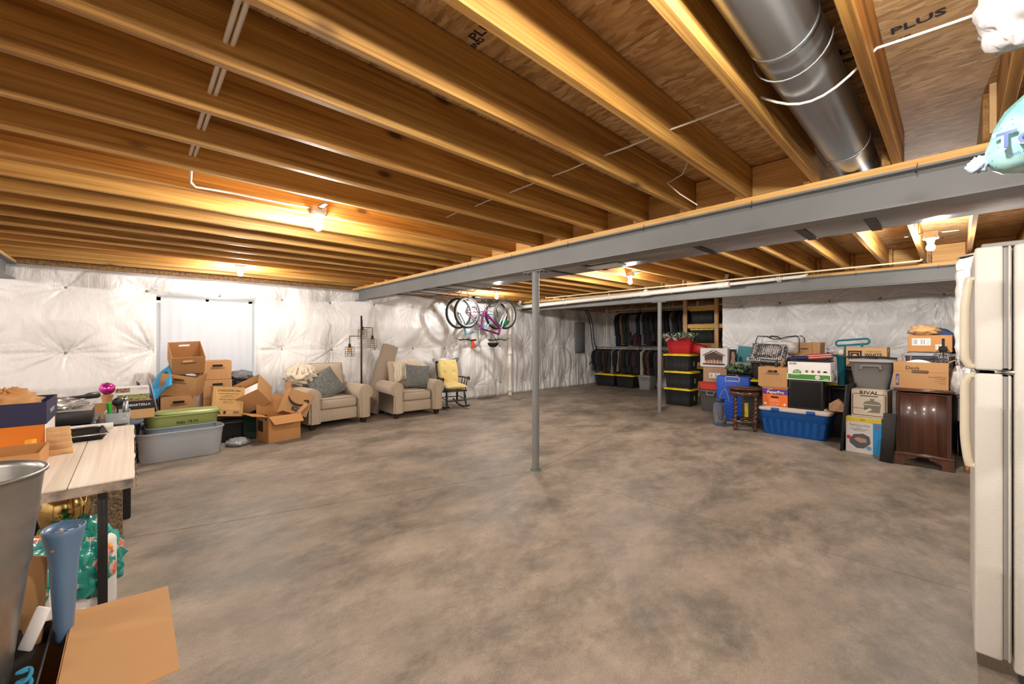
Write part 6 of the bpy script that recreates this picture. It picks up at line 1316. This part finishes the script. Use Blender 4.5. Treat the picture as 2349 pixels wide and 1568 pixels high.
noisy_blob((-.190,0,-.062),(.04,.03,.04),5,.5,10,flat=False).build('gathered_end',mat('blue white film',(.35,.42,.5),.15,bump=.5,bscale=60),t)
PB=Vector(onD(2335,38,1.0)); o=noisy_blob((0,0,0),(.24,.24,.24),61,.16,26,fr=2.4,flat=False).build('plastic_bag',mat('milky film',(.50,.47,.46),.18,bump=.7,bscale=9,trans=.15)); o.location=(PB.x+.05,PB.y+.02,2.235); o.scale=(1,1,1); tag(o,'milky plastic bag bundle on the top shelf at the upper right corner','bag')
# ================================================================ NEAR TABLE AND THINGS ROUND IT
t=thing('work_table','whitewashed plank table with rough edge and black steel legs','table',(0,0,0)); ZT=.765
M_WW=wood('whitewashed plank',(.66,.56,.44),(.78,.69,.57),(.84,.78,.68),0,scale=.8,knots=False); M_EDGE=mat('rough grey edge',(.30,.24,.19),.9,bump=1.,bscale=30,var=.5,vscale=18)
from mathutils import noise as _n
ex0,ex1,ey1=-4.16,-2.575,.01
for k in range(4):
    y1=ey1-.215*k; m=MB(); pts=[]
    N=30
    top=[];bot=[]
    for i in range(N+1):
        x=ex0+(ex1-ex0)*i/N; j=.007*_n.noise(Vector((x*8,k,0))) if k==0 else 0; top.append((x,y1-.002+j)); 
    ring=top+[(ex1-.0,y1-.213),(ex0,y1-.213)]
    m.prism(ring[::-1],ZT-.045,ZT); m.build('plank',M_WW,t)
m=MB(); NN=24
m.grid(lambda u,v:(ex1+.004+.005*_n.noise(Vector((u*20,v*3,1))),ey1-.006-u*.845,ZT-.047+v*.042),40,4); m.grid(lambda u,v:(ex0+u*(ex1-ex0),ey1+.003+.006*_n.noise(Vector((u*30,v*3,4))),ZT-.047+v*.042),50,4); m.build('rough_edge',M_EDGE,t)
for x in(ex0+.10,ex1-.33):
    for y in(-.11,-.76): MB().rbox((x,y,(ZT-.045)/2),(.036,.036,ZT-.047),.002,1).build('leg',M_BLACK,t)
    MB().rbox((x,-.435,ZT-.065),(.036,.62,.03),.002,1).build('leg_brace',M_BLACK,t)
MB().rbox((ex0/2+ex1/2-.11,-.11,ZT-.062),(ex1-ex0-.5,.03,.03),.002,1).build('rail',M_BLACK,t)
# navy and orange cartons
bx,by=-3.77,-.53
ob=closed_box('paper_box','orange carton with white end under the navy box on the table','box',1,.30,.42,.14) if False else None
t=thing('orange_carton','orange carton with white label end under the navy lid on the table','box',(bx,by,ZT)); MB().rbox((0,0,.075),(.44,.32,.15),.003,1,sm=False).build('body',mat('orange card 2',(.72,.20,.01),.5),t); MB().box((.02,.1606,.075),(.40,.001,.148)).build('white_panel',M_WHITE,t)
t=thing('navy_carton','dark navy open carton lid full of brown paper on the orange carton','box',(bx,by,ZT+.151)); w_,d_,h_=.455,.335,.125
m=MB()
for k in range(4): ww=w_ if k%2==0 else d_-.008; m.box((0,.002,h_/2),(ww,.004,h_),rect_side(k,w_,d_,.004))
m.box((0,0,.002),(w_-.008,d_-.008,.004)); m.build('body',mat('navy card',(.012,.014,.06),.5),t); text(t,'TRADITION',.034,(0,d_/2+.001,.055),mat('silver print',(.4,.4,.45),.5),rot=(pi/2,0,pi),bold=True)
stuff(noisy_blob((-.0,-.02,.02),(.40,.28,.19),71,.35,16,fr=5,flat=True).build('brown_paper',M_KRAFT2,t))
t=open_box('cardboard_box','shallow brown carton on the near end of the table, left edge',(-3.16,-.48,ZT),0,.30,.30,.085,m=M_KRAFT2)
o=MB().rbox((0,0,.05),(.03,.04,.10),.004,1).build('amber_block',mat('amber plastic',(.85,.36,.02),.4)); o.location=(-3.36,-.40,ZT); tag(o,'amber yellow block at the corner of the orange carton','block')
for k,(dx,h) in enumerate(((0,.13),(.035,.11),(.07,.085),(.105,.06),(.14,.03))):
    o=MB().rbox((0,0,h/2),(.020,.095,h),.003,1).build('wood_offcut',mat('offcut pine',(.58,.34,.15),.6,var=.15,vscale=20)); o.location=(-3.52+dx*1.2,-.315+.006*k,ZT); o.rotation_euler=(0,0,R(-4+3*k)); tag(o,'%s pine offcut in the row behind the orange carton'%('tallest','second tallest','middle','second lowest','lowest')[k],'wood')
p=at(192,1003,ZT); t=thing('black_tray','black glossy tray with silver rim on the table','tray',(p.x,p.y-.02,ZT),R(96)); m=MB(); m.loft([rr(.20,.30,.02,3,0),rr(.24,.34,.02,3,.035),rr(.25,.35,.02,3,.037),rr(.23,.33,.02,3,.033),rr(.19,.29,.02,3,.006)],cap1=True); m.build('dish',M_BLACK,t); MB().tube([(x,y,.038) for x,y,z in rr(.248,.348,.02,3)],.004,5,closed=True).build('rim',mat('silver rim',(.6,.6,.6),.2,1),t)
o=MB().tube([(0,-.16,.03),(0,.14,.03)],.022,12).build('white_roll',M_WHITE); o.location=(-4.03,-.24,ZT); tag(o,'white rolled paper lying behind the black tray','roll')
# pile beyond the table
tag(MB().rbox((-4.62,-.50,.39),(.62,.60,.78),.01,1).build('black_crate',M_BLACK),'black crate beyond the table carrying the flat black player','crate')
tag(MB().rbox((-4.66,-.09,.36),(.56,.16,.72),.01,1).build('black_crate',M_BLACK),'narrow black crate beyond the table carrying the clear utensil bin','crate')
t=thing('disc_player','flat black player with grey top at the far end of the table','player',(-4.47,-.45,.782)); MB().rbox((0,0,.05),(.32,.46,.095),.004,1).build('case',M_BLACK,t); MB().rbox((0,0,.101),(.32,.46,.006),.002,1).build('top_plate',mat('warm grey metal',(.38,.34,.30),.4,.3),t)
o=noisy_blob((0,0,0),(.22,.30,.09),81,.5,20,fr=5).build('silver_packaging',mat('silver film',(.62,.60,.58),.15,.7,bump=.8,bscale=30)); o.location=(-4.48,-.42,.887); tag(o,'crumpled silver film packaging on top of the flat black player','packaging')
a=onX(138,916,-4.5); b=onX(224,905,-4.75); o=MB(); o.tube([a+Vector((.1,-.30,-.01)),a,a.lerp(b,.6),a.lerp(b,.75),b,b+Vector((0,.012,0))],[.014,.014,.013,.024,.026,.012],8); o=o.build('pan_handle',M_BLACK); tag(o,'long black pan handle reaching over the silver packaging','handle')
q=at(236,958,.722); t=thing('utensil_bin','clear plastic bin of kitchen utensils beyond the table','bin',(-4.66,-.09,.722)); MB().loft([rr(.22,.14,.02,3,0),rr(.25,.155,.02,3,.09),rr(.24,.145,.02,3,.09),rr(.21,.13,.02,3,.006)],cap1=True).build('bin',M_CLEAR,t)
MB().tube([(.03,-.04,.01),(.05,-.05,.17)],.014,8).build('green_tube',mat('bright green plastic',(.03,.42,.03),.4),t); MB().tube([(.0,.0,.01),(.0,.0,.14)],.006,6).ball((0,.0,.165),.035,8,sc=(.5,1,1)).build('black_spoon',M_BLACK,t); MB().tube([(-.05,.03,.01),(-.05,.04,.16)],.008,6).ball((-.05,.045,.18),.022,8).build('steel_ladle',mat('bright steel',(.6,.6,.6),.2,1),t); MB().rbox((.0,.05,.09),(.05,.03,.16),.004,1).build('grey_grater',mat('dull steel',(.4,.4,.4),.3,.8),t)
# big carton with flap, bucket, vase and other things near the camera
cb_=open_box('cardboard_box','large open carton on the floor with a wide flap folded out, near the camera',(-1.79,-.385,0),0,.58,.47,.45,m=mat('near cardboard',(.50,.27,.105),.7,var=.04,bump=.06,bscale=60,stretch=(1,8,1)),flaps={2:(.25,91)})
t=thing('black_tray','black tray of craft things lying in the mouth of the large carton','tray',(-1.80,-.40,.40)); MB().loft([rr(.50,.40,.02,3,.0),rr(.52,.42,.02,3,.06),rr(.51,.41,.02,3,.06),rr(.49,.39,.02,3,.01)],cap1=True).build('tray',M_BLACK,t)
for k,(x,y,r_,lb) in enumerate(((.16,.16,.022,'teal blue yarn coil at the edge of the black tray'),(.09,.185,.018,'small teal hank of yarn in the black tray'))):
    o=MB().tube([(-1.80+x+(.02+.012*cos(q*.9))*cos(q),-.40+y+.012*sin(q),.435+.004*q) for q in[k_*.5 for k_ in range(40)]],.005,5).build('yarn_coil',mat('teal yarn',(.02,.22,.36),.8)); tag(o,lb,'yarn')
BZN=Vector((-1.86,-.365)); M_ZN=mat('dull galvanised zinc',(.33,.32,.30),.36,.85,bump=.35,bscale=9,var=.18,vscale=7)
t=thing('zinc_bucket','tall ribbed zinc bucket close to the camera at the left edge','bucket',(BZN.x,BZN.y,.412)); H=.60; rt_,rb_=.172,.105
pf=[(.0001,0),(rb_,0)]
for k in range(41):
    v=k/40; r_=rb_+(rt_-rb_)*v; 
    for c_ in(.58,.61,.80,.84): r_+=.006*math.exp(-((v-c_)/.010)**2)
    pf.append((r_,H*v))
pf+=[(rt_+.008,H),(rt_+.008,H+.008),(rt_-.002,H+.008),(rt_-.006,H-.01),(rb_,.01),(.0001,.008)]; MB().lathe(pf,48).build('body',M_ZN,t)
for s in(-1,):
    M=Matrix.Rotation(R(46),4,'Z'); MB().tube([M@Vector((s*(rt_+.0),-.05,H*.82)),M@Vector((s*(rt_+.035),-.045,H*.80)),M@Vector((s*(rt_+.045),0,H*.74)),M@Vector((s*(rt_+.035),.045,H*.80)),M@Vector((s*rt_,.05,H*.82))],.008,8).build('ear_handle',M_ZN,t)
MBV=mat('powder blue enamel',(.11,.20,.33),.35,coat=.3); t=thing('blue_vase','tall tapering powder blue flower vase beside the zinc bucket','vase',(-1.985,-.165,.41))
MB().lathe([(.0001,0),(.022,0),(.026,.02),(.040,.26),(.046,.30),(.053,.335),(.058,.36),(.061,.375),(.057,.378),(.049,.345),(.042,.30),(.034,.24),(.018,.02),(.0001,.012)],36,sx=1,sy=.85).build('body',MBV,t); 
noisy_blob((.01,-.01,.30),(.07,.05,.07),91,.4,12,fr=4).build('brown_wrapping',M_KRAFT,t); MB().ball((.012,.018,.345),.022,8).build('white_lump',M_WCL,t)
o=MB().rbox((0,0,.06),(.035,.010,.12),.003,1).build('white_booklet',M_WHITE); o.location=(-1.87,-.235,.48); o.rotation_euler=(R(-8),R(18),R(60)); tag(o,'white booklet standing in the carton at the foot of the zinc bucket','booklet')
o=MB().rbox((0,0,.17),(.20,.012,.34),.003,1).build('brown_divider',M_KRAFT); o.location=(-2.09,-.30,.36); o.rotation_euler=(0,R(4),R(52)); tag(o,'upright brown cardboard piece between bucket and blue vase','cardboard')
p=onD(168,1438,1.52); t=thing('white_dish','cream oval dish standing on edge behind the carton flap','dish',(p.x,p.y,p.z),rot=(R(64),R(12),R(70))); MB().lathe([(.0001,-.010),(.05,-.010),(.08,.008),(.085,.011),(.08,.015),(.048,-.003),(.0001,-.004)],36,sx=1,sy=.72).build('dish',mat('cream ceramic',(.55,.50,.42),.25),t)
tag(closed_box('cardboard_box','plain carton below the cream oval dish',(p.x-.02,p.y+.03,0),0,.14,.14,max(.1,p.z-.07),tape=False),'plain carton below the cream oval dish','box')
# under the table
m,n,l,pp_=_m('teal floral film'); tc=n.new('ShaderNodeTexCoord'); vo=n.new('ShaderNodeTexVoronoi'); vo.inputs['Scale'].default_value=8; nz=n.new('ShaderNodeTexNoise'); nz.inputs['Scale'].default_value=14; nz.inputs['Distortion'].default_value=1.2
ad=n.new('ShaderNodeVectorMath'); ad.operation='MULTIPLY_ADD'; ad.inputs[1].default_value=(.06,.06,.06); l.new(tc.outputs['Object'],nz.inputs['Vector']); l.new(nz.outputs['Color'],ad.inputs[0]); l.new(tc.outputs['Object'],ad.inputs[2]); l.new(ad.outputs[0],vo.inputs['Vector'])
cr=ramp(n,[(.10,(.75,.45,.06)),(.22,(.70,.10,.07)),(.34,(.62,.45,.36)),(.42,(.02,.28,.22)),(.60,(.01,.20,.17)),(.75,(.06,.42,.32))]); l.new(vo.outputs['Distance'],cr.inputs[0]); l.new(cr.outputs[0],pp_.inputs['Base Color']); pp_.inputs['Roughness'].default_value=.18
p=at(270,1405,0); t=thing('gift_bag','shiny teal floral gift bag on the floor by the table leg','bag',(p.x-.22,p.y-.17,0),R(20)); MB().rbox((0,0,.19),(.34,.24,.36),.02,2).build('paper_bag',M_WHITE,t)
o=noisy_blob((0,0,0),(.46,.36,.42),95,.24,26,fr=3,flat=False).build('film',m,t,loc=(0,0,.24))
tag(closed_box('wicker_box','brown speckled woven box under the table beside the table leg',(-3.95,-.22,0),R(8),.34,.30,.52,m=mat('brown woven reed',(.16,.11,.06),.8,bump=1,bscale=60,var=.7,vscale=60),tape=False),'brown speckled woven box under the table beside the table leg','box')
o=MB().rbox((0,0,.155),(.20,.20,.30),.006,1).build('green_carton',mat('leaf green card',(.12,.22,.05),.6)); o.location=(-3.50,-.30,0); tag(o,'green carton under the table carrying the brass pot','box')
t=thing('brass_pot','shiny brass pot with big looped handle under the near end of the table','pot',(-3.50,-.29,.307),R(30)); t.scale=(1.3,1.3,1.3); MBR=mat('polished brass',(.55,.38,.14),.15,1)
MB().lathe([(.0001,0),(.05,0),(.075,.03),(.085,.09),(.075,.15),(.05,.175),(.055,.19),(.05,.19),(.045,.175),(.07,.14),(.0001,.02)],28).build('body',MBR,t); MB().tube([(.05,0,.18),(.10,0,.185),(.135,0,.15),(.14,0,.09),(.11,0,.04),(.07,0,.03)],[.008,.010,.012,.012,.010,.008],8).build('handle',MBR,t); MB().ball((.0,-.0,.19),.05,8,sc=(1,1,.3)).build('lid',MBR,t)
